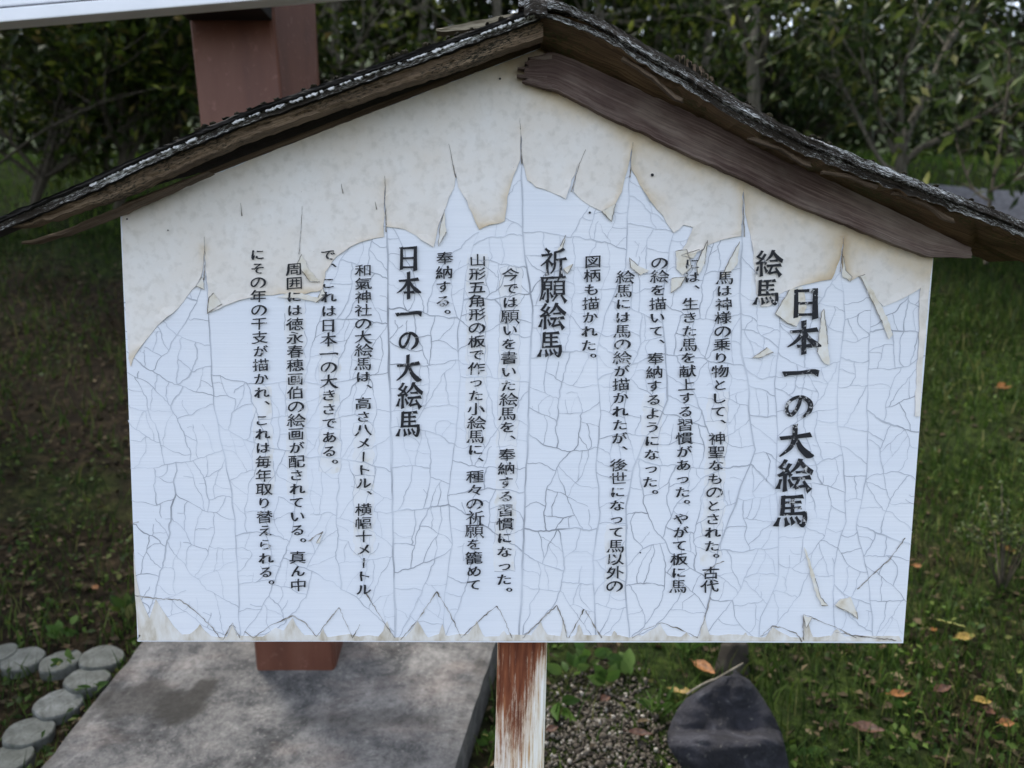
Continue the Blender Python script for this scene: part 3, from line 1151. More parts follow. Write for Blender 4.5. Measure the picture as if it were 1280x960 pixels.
def add_to(o, vs, fs, mat):
    """line work drawn on a piece joins that piece's own mesh"""
    if not fs:
        return
    me = o.data
    bm = bmesh.new()
    bm.from_mesh(me)
    me.materials.append(mat)
    loc = Vector(SIGN.location)
    nv = [bm.verts.new(Vector(v) - loc) for v in vs]
    for f in fs:
        g = bm.faces.new([nv[i] for i in f])
        g.material_index = len(me.materials) - 1
    bm.to_mesh(me)
    bm.free()


def build_writing():
    rd = random.Random(8)
    patches = []
    for text, a, b, eh, ew, heavy in COLS:
        vs, fs = [], []
        n = len(text)
        for i, ch in enumerate(text):
            t = i / (n - 1)
            cx = a[0] + (b[0] - a[0]) * t
            cy = a[1] + (b[1] - a[1]) * t
            gv, gf, go = glyph(ch, (0.56, 0.66, 0.72)[heavy])
            s = 1.0
            if heavy and ch == 'の':
                s = 0.86
            if not heavy:
                s = 0.96
            j = rd.uniform(-0.4, 0.4)
            b0 = len(vs)
            for q, (x, y) in enumerate(gv):
                p = P(cx + j + x * ew * s, cy - y * eh * s, 0)
                vs.append((p.x, -0.0029 - (go[q] if go else 0) * 0.00003, p.z))
            fs += [tuple(b0 + k for k in f) for f in gf]
        me = mesh('lettering', vs, fs, M['ink'])
        bm = bmesh.new()
        bm.from_mesh(me)
        for f in bm.faces:
            if f.normal.y > 0:
                f.normal_flip()
        bm.to_mesh(me)
        bm.free()
        part('lettering', me, SIGN, panel)
        # ragged remains of the film round the writing
        i = 0
        while i < n:
            run = rd.randint(4, 10) if not heavy else rd.randint(2, 4)
            if rd.random() < 0.34:
                lo, hi = i, min(i + run, n)
                t0, t1 = (lo - 0.5) / (n - 1), (hi - 0.55) / (n - 1)
                L, Rr = [], []
                k = max(4, int((hi - lo) * 4))
                for q in range(k + 1):
                    t = t0 + (t1 - t0) * q / k
                    cx = a[0] + (b[0] - a[0]) * t
                    cy = a[1] + (b[1] - a[1]) * t
                    hw = ew * 0.56
                    L.append((cx - hw + 3.4 * noise.noise(Vector((cy * 0.09, cx, 1))) + rd.uniform(-.5, .5), cy))
                    Rr.append((cx + hw + 3.4 * noise.noise(Vector((cy * 0.09, cx, 5))) + rd.uniform(-.5, .5), cy))
                top = [(L[0][0] + (Rr[0][0] - L[0][0]) * f, L[0][1] + rd.uniform(-4, 3)) for f in (0.3, 0.6)]
                bot = [(L[-1][0] + (Rr[-1][0] - L[-1][0]) * f, L[-1][1] + rd.uniform(-3, 5)) for f in (0.7, 0.35)]
                patches.append(L[::-1] + top + Rr + bot)
            i += run
    for q, pl in enumerate(patches):
        Y = -0.00016 - (q % 12) * 0.00001
        o = film_patch([pl], 'film_remnant', M['backing'], Y)
        vs, fs = [], []
        k = len(pl)
        i = 0
        while i < k:
            run = rd.randint(4, 12)
            if rd.random() < 0.34:
                seg = [pl[u % k] for u in range(i, min(i + run, k) + 1)]
                ribbon(vs, fs, seg, rd.uniform(0.35, 0.75), -0.00029 - (q % 12) * 0.000002)
            i += run
        add_to(o, vs, fs, M['crack'])


build_writing()
bpy.data.objects.remove(_fo)


def build_tears():
    """dark torn lines, curled flaps and the ragged band along the bottom edge"""
    rd = random.Random(31)
    vs, fs = [], []
    LOW = [[(169, 744), (185, 746), (199, 748), (225, 749), (244, 763), (262, 780), (276, 797)], [(279, 799), (291, 778), (300, 797)], [(306, 789), (317, 797), (337, 782), (366, 769), (382, 778), (396, 795), (410, 776), (424, 759)],
           [(424, 759), (441, 797), (450, 780)], [(456, 739), (475, 769), (494, 797)], [(501, 799), (524, 772), (546, 739)], [(546, 739), (562, 765), (576, 795)], [(576, 797), (610, 765), (621, 757)], [(621, 757), (632, 777), (640, 797)],
           [(653, 797), (675, 776), (696, 756)], [(696, 756), (704, 776), (709, 797)], [(711, 797), (730, 761)], [(732, 763), (752, 797)], [(790, 797), (806, 786), (827, 778), (850, 786), (872, 797)], [(888, 746), (880, 775), (871, 797)],
           [(950, 795), (965, 782), (980, 785), (995, 791), (1002, 802)], [(1004, 799), (1004, 767), (1025, 776), (1050, 786), (1070, 797)], [(1071, 736), (1090, 718), (1112, 698), (1131, 672)],
           [(386, 676), (396, 668), (404, 664)], [(880, 716), (896, 704), (905, 701)], [(1044, 790), (1075, 795), (1120, 800)], [(166, 654), (174, 652)]]
    for l in LOW:
        d = dense(l, 3, False, 0.7, rd)
        ph = rd.uniform(0, 99)
        vs, fs = [], []
        ribbon(vs, fs, d, lambda t: max(0.45, 1.0 + 1.5 * noise.noise(Vector((t * 6, ph, 0)))), -0.0013)
        part('tear', mesh('tear', vs, fs, M['darkcrack']), SIGN, panel)

    low = []
    for a, pk, b in ((172, (195, 749), 240), (226, (250, 780), 276), (279, (291, 781), 300), (318, (345, 784), 394), (340, (366, 772), 390), (396, (404, 785), 414), (470, (484, 776), 496), (500, (522, 776), 540), (545, (553, 780), 560),
                     (577, (596, 776), 612), (618, (630, 788), 641), (655, (676, 777), 692), (700, (704, 770), 709), (716, (724, 780), 736), (790, (825, 779), 842), (846, (858, 790), 870), (872, (880, 768), 892), (950, (966, 783), 1001),
                     (1005, (1006, 768), 1020), (1030, (1046, 786), 1066), (920, (932, 790), 944), (760, (768, 788), 776)):
        pl = [(a, 800.5)]
        for t in (0.3, 0.6, 0.85):
            pl.append((a + (pk[0] - a) * t + rd.uniform(-1, 1), 800.5 + (pk[1] - 800.5) * t ** 1.3 + rd.uniform(-1, 1)))
        pl.append(pk)
        for t in (0.8, 0.5, 0.25):
            pl.append((b + (pk[0] - b) * t + rd.uniform(-1, 1), 800.5 + (pk[1] - 800.5) * t ** 1.5 + rd.uniform(-1, 1)))
        pl.append((b, 800.5))
        low.append(pl)
    low.append([(173.5, 800.5)] + [(173.5 + i * 12.5, 794.5 + rd.uniform(-2.5, 2.5)) for i in range(77)] + [(1127, 801.5)])
    low.append([(167, 690), (170, 720), (176, 748), (188, 775), (196, 798), (174, 800), (169, 745)])
    for q, pl in enumerate(low):
        film_patch([pl], 'lower_film', M['lowfilm'], -0.0007 - (q + 2 if q < len(low) - 2 else 0) * 0.000015)

    torn = [[(260, 392), (262, 372), (268, 366), (278, 380)], [(246, 357), (254, 346), (256, 362)], [(769, 255), (752, 264), (764, 277)], [(844, 314), (858, 312), (864, 334), (853, 344), (845, 336)],
            [(851, 319), (874, 312), (866, 323)], [(915, 318), (924, 302), (921, 330), (910, 342), (900, 348)], [(968, 392), (986, 362), (1002, 358), (1008, 384), (995, 408), (984, 404)], [(940, 447), (958, 434), (966, 440), (948, 447)],
            [(786, 322), (797, 332), (811, 338), (800, 344), (788, 334)], [(839, 348), (856, 346), (850, 358), (838, 366)], [(700, 308), (707, 294), (703, 312), (696, 316)],
            [(704, 336), (716, 330), (709, 342)], [(372, 330), (378, 318), (386, 336), (400, 352), (388, 352)], [(346, 372), (366, 364), (398, 372), (404, 360), (408, 368), (396, 378), (372, 372)],
            [(1074, 345), (1080, 343), (1086, 356), (1098, 378), (1108, 396), (1115, 418), (1110, 424), (1102, 404), (1090, 378)],
            [(1026, 390), (1029, 386), (1034, 430), (1036, 456), (1030, 454), (1021, 440)], [(1053, 320), (1056, 338), (1064, 346), (1062, 352), (1052, 346)],
            [(1043, 756), (1050, 748), (1062, 745), (1070, 764), (1071, 773), (1064, 766)], [(1004, 683), (1008, 690), (1018, 722), (1025, 746), (1034, 756), (1026, 756), (1017, 736)], [(1003, 768), (1014, 771), (1007, 784)],
            [(396, 678), (404, 664), (400, 678)], [(550, 286), (556, 262), (558, 290), (548, 308)], [(870, 330), (884, 300), (880, 330), (872, 344)]]
    for i, q in enumerate(torn):
        o = film_patch([dense(q, 4, True, 0.8, rd)], 'torn_flap', M['torn'], -0.0024 - 0.00001 * i)
        k = rd.randint(0, len(q) - 1)
        seg = [q[(k + e) % len(q)] for e in range(min(4, len(q)))]
        vs, fs = [], []
        ribbon(vs, fs, dense(seg, 3, False, 0.5, rd), 0.9, -0.00275)
        add_to(o, vs, fs, M['darkcrack'])
    for x, y, r in ((815, 219, 2.0), (737, 266, 1.6), (625, 99, 1.4), (660, 104, 1.0), (160, 274, 1.2), (500, 310, 0.8), (800, 690, 1.0), (211, 288, .9)):
        vs = []
        for i in range(9):
            q = P(x + r * math.cos(i * .698), y + r * math.sin(i * .698), 0)
            vs.append((q.x, -0.0026, q.z))
        part('pinhole', mesh('pinhole', vs, [tuple(range(9))], M['ink']), SIGN, panel)


build_tears()


def build_post():
    zt = P(650, 800, 0.018).z
    zb = H(0.012, 0.03) - 0.25
    w0 = 0.0315
    cx0 = P(653.5, 802, 0.0).x
    cx1 = P(649.5, 960, 0.0).x
    z1 = P(649.5, 960, 0.0).z
    sl = (cx1 - cx0) / (z1 - zt)
    vs, fs, uv, ru = [], [], [], []
    n = 30
    prof = [(-w0, 0.0035), (-w0 + 0.003, 0.0006), (0, 0.0), (w0 - 0.003, 0.0006), (w0, 0.0035), (w0, 0.06), (-w0, 0.06)]
    top = zt + 0.5
    for i in range(n + 1):
        z = top + (zb - top) * i / n
        k = 1.0
        for q, (x, y) in enumerate(prof):
            e = 0.0012 * noise.noise(Vector((z * 22, q * 3.1, 0)))
            vs.append((cx0 + sl * (z - zt) + x + e, 0.0190 + y, z))
            uv.append((z, (x + w0) / (2 * w0) * 0.3 + (0.4 if q > 4 else 0)))
            h = (zt - z) / (zt - z1)
            side = x / w0
            r = 0.60 - 0.30 * max(h, 0) - 0.30 * abs(side) ** 6 - 0.26 * max(side + 0.2, 0) * max(0, min(1, 2.2 * h)) + 0.10 * max(-side, 0) * max(0, min(1, 2 * h))
            ru.append(r)
    m = len(prof)
    for i in range(n):
        for q in range(m):
            k = (q + 1) % m
            fs.append((i * m + q, i * m + k, (i + 1) * m + k, (i + 1) * m + q))
    fs.append(tuple(range(m)))
    me = mesh('post', vs, fs, M['post'], uvs=uv, attrs={'rust': ru})
    bm = bmesh.new()
    bm.from_mesh(me)
    bmesh.ops.recalc_face_normals(bm, faces=bm.faces)
    bm.to_mesh(me)
    bm.free()
    part('post', me, SIGN)


build_post()


def interp(pts, x):
    return float(np.interp(x, [p[0] for p in pts], [p[1] for p in pts]))


def board(name, top, bot, x0, x1, Yf, Yb, mat, seed, jt=0.8, jb=0.8, rows=5, bulge=0.002, parent=None, rag0=0, rag1=0, n=None, under=None):
    """a long weathered board seen along its front face: outline measured in the plane Yf, real depth to Yb"""
    n = n or max(12, int(abs(x1 - x0) / 6))
    rd = random.Random(seed)
    vs, uv, fs = [], [], []
    cols = []
    for i in range(n + 1):
        t = i / n
        x = x0 + (x1 - x0) * t
        yt = interp(top, x) + jt * 1.6 * noise.noise(Vector((x * 0.06, seed, 0))) + rd.uniform(-jt, jt) * 0.5
        yb = interp(bot, x) + jb * 1.6 * noise.noise(Vector((x * 0.07, seed + 5, 0))) + rd.uniform(-jb, jb) * 0.5
        col = []
        for r in range(rows + 1):
            f = r / rows
            ex = 0
            if i == 0:
                ex = -rag0 * (0.5 + 0.5 * noise.noise(Vector((f * 9, seed, 3)))) + rd.uniform(-rag0, rag0) * 0.4
            if i == n:
                ex = rag1 * (0.5 + 0.5 * noise.noise(Vector((f * 9, seed, 4)))) + rd.uniform(-rag1, rag1) * 0.4
            y_ = yt + (yb - yt) * f
            q = P(x + ex, y_, Yf)
            dy = bulge * noise.noise(Vector((x * 0.02, f * 4, seed))) + bulge * 0.6 * noise.noise(Vector((x * 0.15, f * 11, seed)))
            col.append(len(vs))
            vs.append((q.x, Yf + dy, q.z))
            uv.append((q.x * 1.08, (1 - f) * 0.05 + seed))
        cols.append(col)
    back_t, back_b = [], []
    for i in range(n + 1):
        a, b = vs[cols[i][0]], vs[cols[i][-1]]
        back_t.append(len(vs))
        yb_ = Yb(x0 + (x1 - x0) * i / n) if callable(Yb) else Yb
        vs.append((a[0], yb_, a[2]))
        uv.append((a[0] * 1.08, 0.05 + abs(yb_ - Yf) + seed))
        back_b.append(len(vs))
        vs.append((b[0], yb_, b[2]))
        uv.append((b[0] * 1.08, -abs(yb_ - Yf) + seed))
    for i in range(n):
        for r in range(rows):
            fs.append((cols[i][r], cols[i][r + 1], cols[i + 1][r + 1], cols[i + 1][r]))
        fs.append((cols[i][0], cols[i + 1][0], back_t[i + 1], back_t[i]))
        fs.append((cols[i][-1], back_b[i], back_b[i + 1], cols[i + 1][-1]))
        fs.append((back_t[i], back_t[i + 1], back_b[i + 1], back_b[i]))
    fs.append(tuple(cols[0] + [back_b[0], back_t[0]]))
    fs.append(tuple(cols[n][::-1] + [back_t[n], back_b[n]]))
    me = mesh(name, vs, fs, [mat, under] if under else mat, uvs=uv)
    bm = bmesh.new()
    bm.from_mesh(me)
    bmesh.ops.recalc_face_normals(bm, faces=bm.faces)
    if under:
        for f in bm.faces:
            if f.normal.z < -0.45 and abs(f.normal.y) < 0.7 and f.calc_center_median().y > Yf + 0.01:
                f.material_index = 1
    bm.to_mesh(me)
    bm.free()
    return part(name, me, SIGN, parent)


def build_roof():
    rd = random.Random(77)
    # left slope: roof sheet, lichen line, barge board, batten on the panel
    LT = [(-60, 300), (0, 271), (100, 229), (200, 183), (300, 141), (400, 106), (500, 70), (600, 34), (662, 11), (684, 3)]
    off = lambda L, d: [(x, y + d) for x, y in L]
    sheet = board('roof_sheet', LT, off(LT, 6), -60, 684, -0.075, lambda x: float(np.interp(x, [-60, 40, 170, 260], [-0.05, -0.035, 0.025, 0.095])), M['shingle'], 1, 1.0, 0.8, 3, 0.003, rag0=8)
    board('roof_board', off(LT, 6.5), off(LT, 17), -58, 680, -0.070, lambda x: float(np.interp(x, [-60, 40, 170, 260], [-0.05, -0.04, 0.02, 0.09])), M['lichen'], 2, 0.5, 1.0, 4, 0.002, parent=sheet, rag0=10, under=M['shingle'])
    BT = [(0, 279), (60, 256), (100, 246), (200, 199), (300, 157), (400, 122), (500, 86), (600, 50), (680, 21)]
    BB = [(0, 285), (30, 283), (71, 271), (112, 256), (150, 244), (200, 221), (300, 176), (400, 140), (500, 106), (560, 87), (640, 59), (680, 45)]
    board('barge_board', BT, BB, 4, 679, -0.062, -0.040, M['barge'], 3, 0.5, 1.4, 6, 0.004, rag0=16)
    # thin split lower end of the left side
    board('split_lath', [(30, 303), (80, 287), (150, 258), (260, 214)], [(30, 306), (80, 292), (150, 265), (260, 215)], 34, 260, -0.034, -0.012, M['batten'], 4, 0.6, 0.8, 2, 0.002, rag0=10)
    board('batten', [(152, 255), (430, 146), (680, 49)], [(152, 261), (430, 153), (680, 57)], 152, 679, -0.004, 0.016, M['batten'], 6, 0.2, 0.3, 2, 0.0006)
    # white lichen crust along the left edge
    vs, fs, uv = [], [], []
    x = 88
    while x < 668:
        L = rd.uniform(4, 26)
        if noise.noise(Vector((x * 0.018, 4, 0))) > -0.22:
            y0 = interp(LT, x) + 8.5
            y1 = interp(LT, min(x + L, 668)) + 8.5
            n = max(3, int(L / 1.6))
            vs, fs, uv = [], [], []
            b = 0
            th = rd.uniform(1.5, 4.5)
            for i in range(n + 1):
                t = i / n
                e = (0.25 if i in (0, n) else 1.0) * (0.55 + 0.9 * abs(noise.noise(Vector(((x + L * t) * 0.35, 7, 0)))))
                for s in (-0.25, 0.75):
                    q = P(x + L * t, y0 + (y1 - y0) * t + s * th * e + rd.uniform(-.9, .9), -0.074)
                    vs.append((q.x, -0.0745 + rd.uniform(-.0006, .0003), q.z))
                    uv.append((q.x, s * 0.01))
            for i in range(n):
                fs.append((b + 2 * i, b + 2 * i + 1, b + 2 * i + 3, b + 2 * i + 2))
            # back rim gives the crust its thickness
            m = len(vs)
            for i in range(n + 1):
                for s in (0, 1):
                    v = vs[b + 2 * i + s]
                    vs.append((v[0], -0.069, v[2]))
                    uv.append((v[0], 0.02))
            for i in range(n):
                fs.append((b + 2 * i, b + 2 * i + 2, m + 2 * i + 2, m + 2 * i))
                fs.append((b + 2 * i + 1, m + 2 * i + 1, m + 2 * i + 3, b + 2 * i + 3))
            part('lichen_crust', mesh('lichen_crust', vs, fs, M['whitelichen'], uvs=uv), SIGN, sheet)
        x += L + rd.uniform(0.3, 7)

    # right slope: cap board, lichen edge, sagging plywood underside
    RT = [(640, -8), (668, -4), (700, 2), (740, 18), (770, 33), (800, 51), (860, 84), (920, 122), (1000, 166), (1100, 206), (1200, 245), (1280, 276), (1340, 302)]
    cap = board('roof_sheet', RT, [(640, 8), (668, 9), (700, 12), (740, 27), (770, 44), (800, 63), (860, 97), (920, 134), (1000, 176), (1100, 217), (1200, 254), (1280, 285), (1340, 311)], 650, 1340, -0.080, 0.095, M['lichen'], 11, 1.2, 1.2, 4, 0.003, rag0=3)
    U0 = [(672, 14), (700, 20), (740, 34), (770, 49), (800, 69), (860, 103), (920, 139), (1000, 180), (1100, 220), (1200, 257), (1280, 288), (1340, 314)]
    board('roof_board', U0, [(x, y + d) for (x, y), d in zip(U0, (6, 7, 8, 9, 9, 10, 11, 11, 10, 9, 9, 9))], 676, 1340, -0.072, 0.09, M['lichen'], 12, 0.9, 2.2, 4, 0.004, parent=cap, under=M['soffit'])
    # plywood soffit: slopes from the front edge back and down to the fascia
    FT = [(676, 58), (720, 75), (760, 94), (860, 139), (960, 186), (1060, 236), (1160, 284), (1215, 309), (1300, 350)]
    vs, fs, uv = [], [], []
    n, rows = 130, 10
    for i in range(n + 1):
        x = 676 + (1330 - 676) * i / n
        for r in range(rows + 1):
            f = r / rows
            y0 = interp(U0, x) + 6
            y1 = interp(FT, x) + 4 if x < 1215 else interp(FT, x) - 6 - 0.12 * (x - 1215)
            Y = -0.070 + (0.0) * f if r == 0 else -0.070 + 0.062 * f
            q = P(x, y0 + (y1 - y0) * f, Y)
            sag = 0.003 * noise.noise(Vector((x * 0.02, f * 3, 4))) + 0.0022 * noise.noise(Vector((x * 0.09, f * 7, 9)))
            vs.append((q.x, Y, q.z + sag))
            uv.append((q.x * 1.1, f * 0.09 + 3))
    for i in range(n):
        for r in range(rows):
            a = i * (rows + 1) + r
            fs.append((a, a + 1, a + rows + 2, a + rows + 1))
    # upper skin, so that the sheet has a thickness
    m = len(vs)
    for v in list(vs):
        vs.append((v[0], v[1], v[2] + 0.006))
        uv.append((v[0], 0.5))
    for i in range(n):
        for r in range(rows):
            a = m + i * (rows + 1) + r
            fs.append((a, a + rows + 1, a + rows + 2, a + 1))
    part('soffit', mesh('soffit', vs, fs, M['soffit'], True, uvs=uv), SIGN, cap)
    # peeled veneer lips under the edge
    for sx, ex, d0, d1, s in ((780, 850, 20, 26, 21), (940, 1010, 26, 20, 22), (1030, 1095, 26, 14, 23), (1120, 1190, 16, 20, 24)):
        T = [(sx, interp(U0, sx) + d0 - 5), ((sx + ex) / 2, interp(U0, (sx + ex) / 2) + (d0 + d1) / 2 - 7), (ex, interp(U0, ex) + d1)]
        board('veneer', T, [(x, y + rd.uniform(3, 6)) for x, y in T], sx, ex, -0.066, -0.058, M['batten'], s, 1.0, 1.2, 2, 0.002, parent=cap, rag0=4, rag1=6)
    # brown fascia board on the panel, splintered at its upper end
    fb = [(645, 94), (662, 101), (690, 111), (700, 114), (760, 146), (800, 163), (860, 193), (920, 219), (1000, 258), (1060, 281), (1110, 302), (1160, 321), (1212, 322)]
    ft2 = [(645, 88), (662, 74), (690, 64), (720, 75), (760, 94), (860, 139), (960, 186), (1060, 236), (1160, 284), (1212, 309)]
    fascia = board('fascia_board', ft2, fb, 668, 1212, -0.016, -0.0015, M['fascia'], 31, 0.3, 0.8, 14, 0.0007, rag0=14, rag1=4)
    for q, (x0, y0, x1, y1, wd) in enumerate(((647, 84, 690, 86, 5), (646, 93, 684, 97, 6), (653, 100, 690, 107, 5), (656, 78, 684, 76, 4), (664, 72, 690, 70, 4))):
        board('splinter', [(x0, y0), (x1, y1 - wd * .4)], [(x0, y0 + 1.5), (x1, y1 + wd)], x0, x1, -0.0155 - q * 0.0003, -0.004, M['fascia'], 40 + q, 0.4, 0.6, 2, 0.001, parent=fascia, n=14)
    # grey splinter of wood sticking out behind the ridge
    board('splinter', [(545, 36), (600, 25), (640, 17), (664, 10)], [(545, 39), (552, 40), (600, 35), (640, 29), (664, 22)], 545, 664, 0.05, 0.07, M['stick'], 51, 0.5, 0.6, 3, 0.002, parent=sheet)
    board('ridge_end', [(655, 4), (668, -3), (690, 4)], [(655, 20), (664, 16), (684, 18)], 656, 684, -0.084, -0.045, M['lichen'], 52, 0.6, 1.4, 4, 0.003, parent=cap, rag0=2)

    for q in range(9):
        x = 848 + q * 5 + rd.uniform(-1.5, 1.5)
        y = interp(RT, x)
        hh = rd.uniform(6, 13)
        lean = rd.uniform(-1, 5)
        board('bark_fibre', [(x, y - hh), (x + 3.2, y - hh + rd.uniform(-1, 2))], [(x, y + 3), (x + 3.2, y + 4)], x, x + 3.2, -0.03 - 0.002 * (q % 3), -0.024 - 0.002 * (q % 3), M['batten'], 60 + q, 0.5, 0.3, 3, 0.001, parent=cap, n=4)
    # clumps of dead moss, bark and shingle crumbs standing on the edges
    for slope, par, spots in ((LT, sheet, [(248, 4, 8), (256, 5, 8), (266, 4, 8), (282, 3, 7), (296, 3, 6), (312, 3, 6), (330, 4, 7), (346, 4, 7), (380, 3, 6), (392, 4, 7), (408, 4, 6), (420, 4, 6), (486, 6, 9), (495, 7, 11), (505, 6, 9), (534, 6, 10), (560, 4, 7), (572, 4, 7), (590, 3, 6), (610, 3, 6), (626, 4, 6), (220, 3, 7)]),
                              (RT, cap, [(846, 8, 5), (854, 11, 5), (862, 9, 6), (872, 8, 9), (880, 6, 9), (890, 5, 8), (915, 3, 7), (935, 3, 7), (962, 5, 8), (1016, 6, 9), (1024, 5, 8), (1036, 4, 7), (1090, 3, 6), (1130, 3, 6), (1170, 3, 6), (1215, 3, 6), (1240, 3, 6)])):
        for x, h, wd in spots:
            vs, fs = [], []
            for _ in range(5):
                xx = x + rd.uniform(-wd, wd) * 0.3
                hh = h * rd.uniform(0.5, 1.0)
                c = P(xx, interp(slope, xx) - hh * 0.25, -0.03 + rd.uniform(-0.002, 0.002))
                bm = bmesh.new()
                bmesh.ops.create_icosphere(bm, subdivisions=1, radius=1)
                b = len(vs)
                for v in bm.verts:
                    k = 1 + 0.6 * noise.noise(v.co * 2 + Vector((xx, 0, 0)))
                    vs.append((c.x + v.co.x * wd * 0.00035 * k, c.y + v.co.y * 0.004 * k, c.z + v.co.z * hh * 0.00075 * k))
                fs += [tuple(b + v.index for v in f.verts) for f in bm.faces]
                bm.free()
            part('moss_clump', mesh('moss_clump', vs, fs, M['moss']), SIGN, par)


build_roof()

# ------------------------------------------------------------------ concrete slab, red pillar with the large white board
def bevel_mesh(me, width, seg=2):
    bm = bmesh.new()
    bm.from_mesh(me)
    bmesh.ops.recalc_face_normals(bm, faces=bm.faces)
    bmesh.ops.bevel(bm, geom=list(bm.edges), offset=width, segments=seg, affect='EDGES', profile=0.6)
    bm.to_mesh(me)
    bm.free()
    return me


def box_mesh(name, x0, x1, y0, y1, z0, z1, mat, bev=0.0, seg=2):
    vs = [(x, y, z) for z in (z0, z1) for y in (y0, y1) for x in (x0, x1)]
    fs = [(0, 2, 3, 1), (4, 5, 7, 6), (0, 1, 5, 4), (2, 6, 7, 3), (0, 4, 6, 2), (1, 3, 7, 5)]
    me = mesh(name, vs, fs, mat)
    if bev:
        bevel_mesh(me, bev, seg)
    return me


SLAB_T = 0.10


def slabz(x, y):
    return 0.21 * (y - CAMY) + SLAB_T


def build_slab():
    a, b = G(50, 960, SLAB_T, True), G(568, 960, SLAB_T, True)
    c, d = G(175, 805, SLAB_T, True), G(618, 805, SLAB_T, True)

    def ext(p, q, y):
        t = (y - p.y) / (q.y - p.y)
        return p.x + (q.x - p.x) * t
    y0, y1 = 0.25, 2.0
    nx, ny = 70, 90
    s1, s2, s3, s4 = G(172, 874, SLAB_T, True), G(226, 884, SLAB_T, True), G(250, 866, SLAB_T, True), G(470, 900, SLAB_T, True)
    vs, fs, gr = [], [], []
    for j in range(ny + 1):
        y = y0 + (y1 - y0) * j / ny
        xl, xr = ext(a, c, y), ext(b, d, y)
        for i in range(nx + 1):
            t = i / nx
            x = xl + (xr - xl) * t
            edge = min(t, 1 - t) * (xr - xl)
            e = 0.004 * noise.noise(Vector((x * 9, y * 9, 0)))
            chip = 0.0
            if edge < 0.02:
                chip = (1 - edge / 0.02) * (0.004 + 0.012 * max(0, noise.noise(Vector((x * 14, y * 14, 5)))))
            xx = x + (0.002 * noise.noise(Vector((y * 16, i * 0.01, 8))) if i in (0, nx) else 0)
            vs.append((xx, y, slabz(x, y) + e - chip))
            g = 0.0
            # damp stains beside the pillar
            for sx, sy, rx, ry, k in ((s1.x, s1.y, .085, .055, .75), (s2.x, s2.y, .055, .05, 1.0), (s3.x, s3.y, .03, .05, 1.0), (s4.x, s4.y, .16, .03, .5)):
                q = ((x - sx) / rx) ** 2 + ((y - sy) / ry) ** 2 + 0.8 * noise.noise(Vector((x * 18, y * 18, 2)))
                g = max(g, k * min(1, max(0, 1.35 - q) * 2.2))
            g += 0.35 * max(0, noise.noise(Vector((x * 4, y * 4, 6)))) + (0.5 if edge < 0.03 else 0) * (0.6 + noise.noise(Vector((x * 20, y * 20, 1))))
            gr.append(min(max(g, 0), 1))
    for j in range(ny):
        for i in range(nx):
            k = j * (nx + 1) + i
            fs.append((k, k + 1, k + nx + 2, k + nx + 1))
    rim = [i for i in range(nx + 1)] + [j * (nx + 1) + nx for j in range(1, ny + 1)] + [ny * (nx + 1) + i for i in range(nx - 1, -1, -1)] + [j * (nx + 1) for j in range(ny - 1, 0, -1)]
    m = len(vs)
    for r_ in rim:
        v = vs[r_]
        vs.append((v[0], v[1], v[2] - SLAB_T - 0.10))
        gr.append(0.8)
    for i in range(len(rim)):
        j = (i + 1) % len(rim)
        fs.append((rim[j], rim[i], m + i, m + j))
    rt = root('concrete_slab', (-0.45, 0.95, H(-0.45, 0.95)), 'grey weathered concrete slab that the red square pillar stands on', 'slab')
    part('slab', mesh('slab', vs, fs, M['concrete'], attrs={'grime': gr}), rt)


build_slab()


def build_pillar():
    b0 = G(369, 839, SLAB_T, True)
    yf = b0.y
    wd = 98 / FPX * (b0 - Vector((0, CAMY, CAMZ))).dot(Vector((0, CS, -SN)))
    xl = P(320, 838, yf).x
    xr = xl + wd
    rt = root('large_signboard', (xl + wd / 2, yf + wd / 2, slabz(0, yf)), 'large white board on a square red oxide pillar standing on the concrete slab', 'signboard')
    zt = P(300, -60, yf).z
    me = box_mesh('pillar', xl, xr, yf, yf + wd, slabz(0, yf) - 0.05, zt, M['redpaint'], 0.012, 3)
    zb0 = slabz(0, yf)
    for v in me.vertices:                      # the pillar leans to the left and is a little twisted
        h = (v.co.z - zb0) / 1.5
        v.co.x -= h * (0.092 - 0.052 * (v.co.y > yf + wd * 0.5))
    part('pillar', me, rt)
    yb = yf - 0.15
    # white bottom rail, dark groove, white panel above; slightly out of level
    def strip(name, dy0, dy1, y0, y1, mat, x0=-360, x1=520, bev=0.003):
        def e(px, dy):
            return P(px, 27.5 - (px) * 20.5 / 240 + dy, yb)
        a, b, c, d = e(x0, dy0), e(x1, dy0), e(x1, dy1), e(x0, dy1)
        vs = [(p.x, y, p.z) for y in (y0, y1) for p in (a, b, c, d)]
        fs = [(0, 1, 2, 3), (7, 6, 5, 4), (1, 0, 4, 5), (2, 1, 5, 6), (3, 2, 6, 7), (0, 3, 7, 4)]
        me = mesh(name, vs, fs, mat)
        bevel_mesh(me, bev, 2)
        return part(name, me, rt)
    strip('bottom_rail', 0, -17.5, yb, yb + 0.05, M['plainwhite'])
    strip('groove', -16, -22, yb + 0.012, yb + 0.045, M['grooveshadow'], bev=0.0005)
    strip('white_panel', -21, -230, yb + 0.006, yb + 0.04, M['plainwhite'])
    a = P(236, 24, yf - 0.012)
    me = box_mesh('board_shadow', xl - 0.094, xr - 0.098, yb + 0.052, yf - 0.001, a.z, a.z + 0.16, M['grooveshadow'], 0.003)  # black block added as the white board's shadow on the pillar
    part('board_shadow', me, rt)


build_pillar()


STUMPS = []


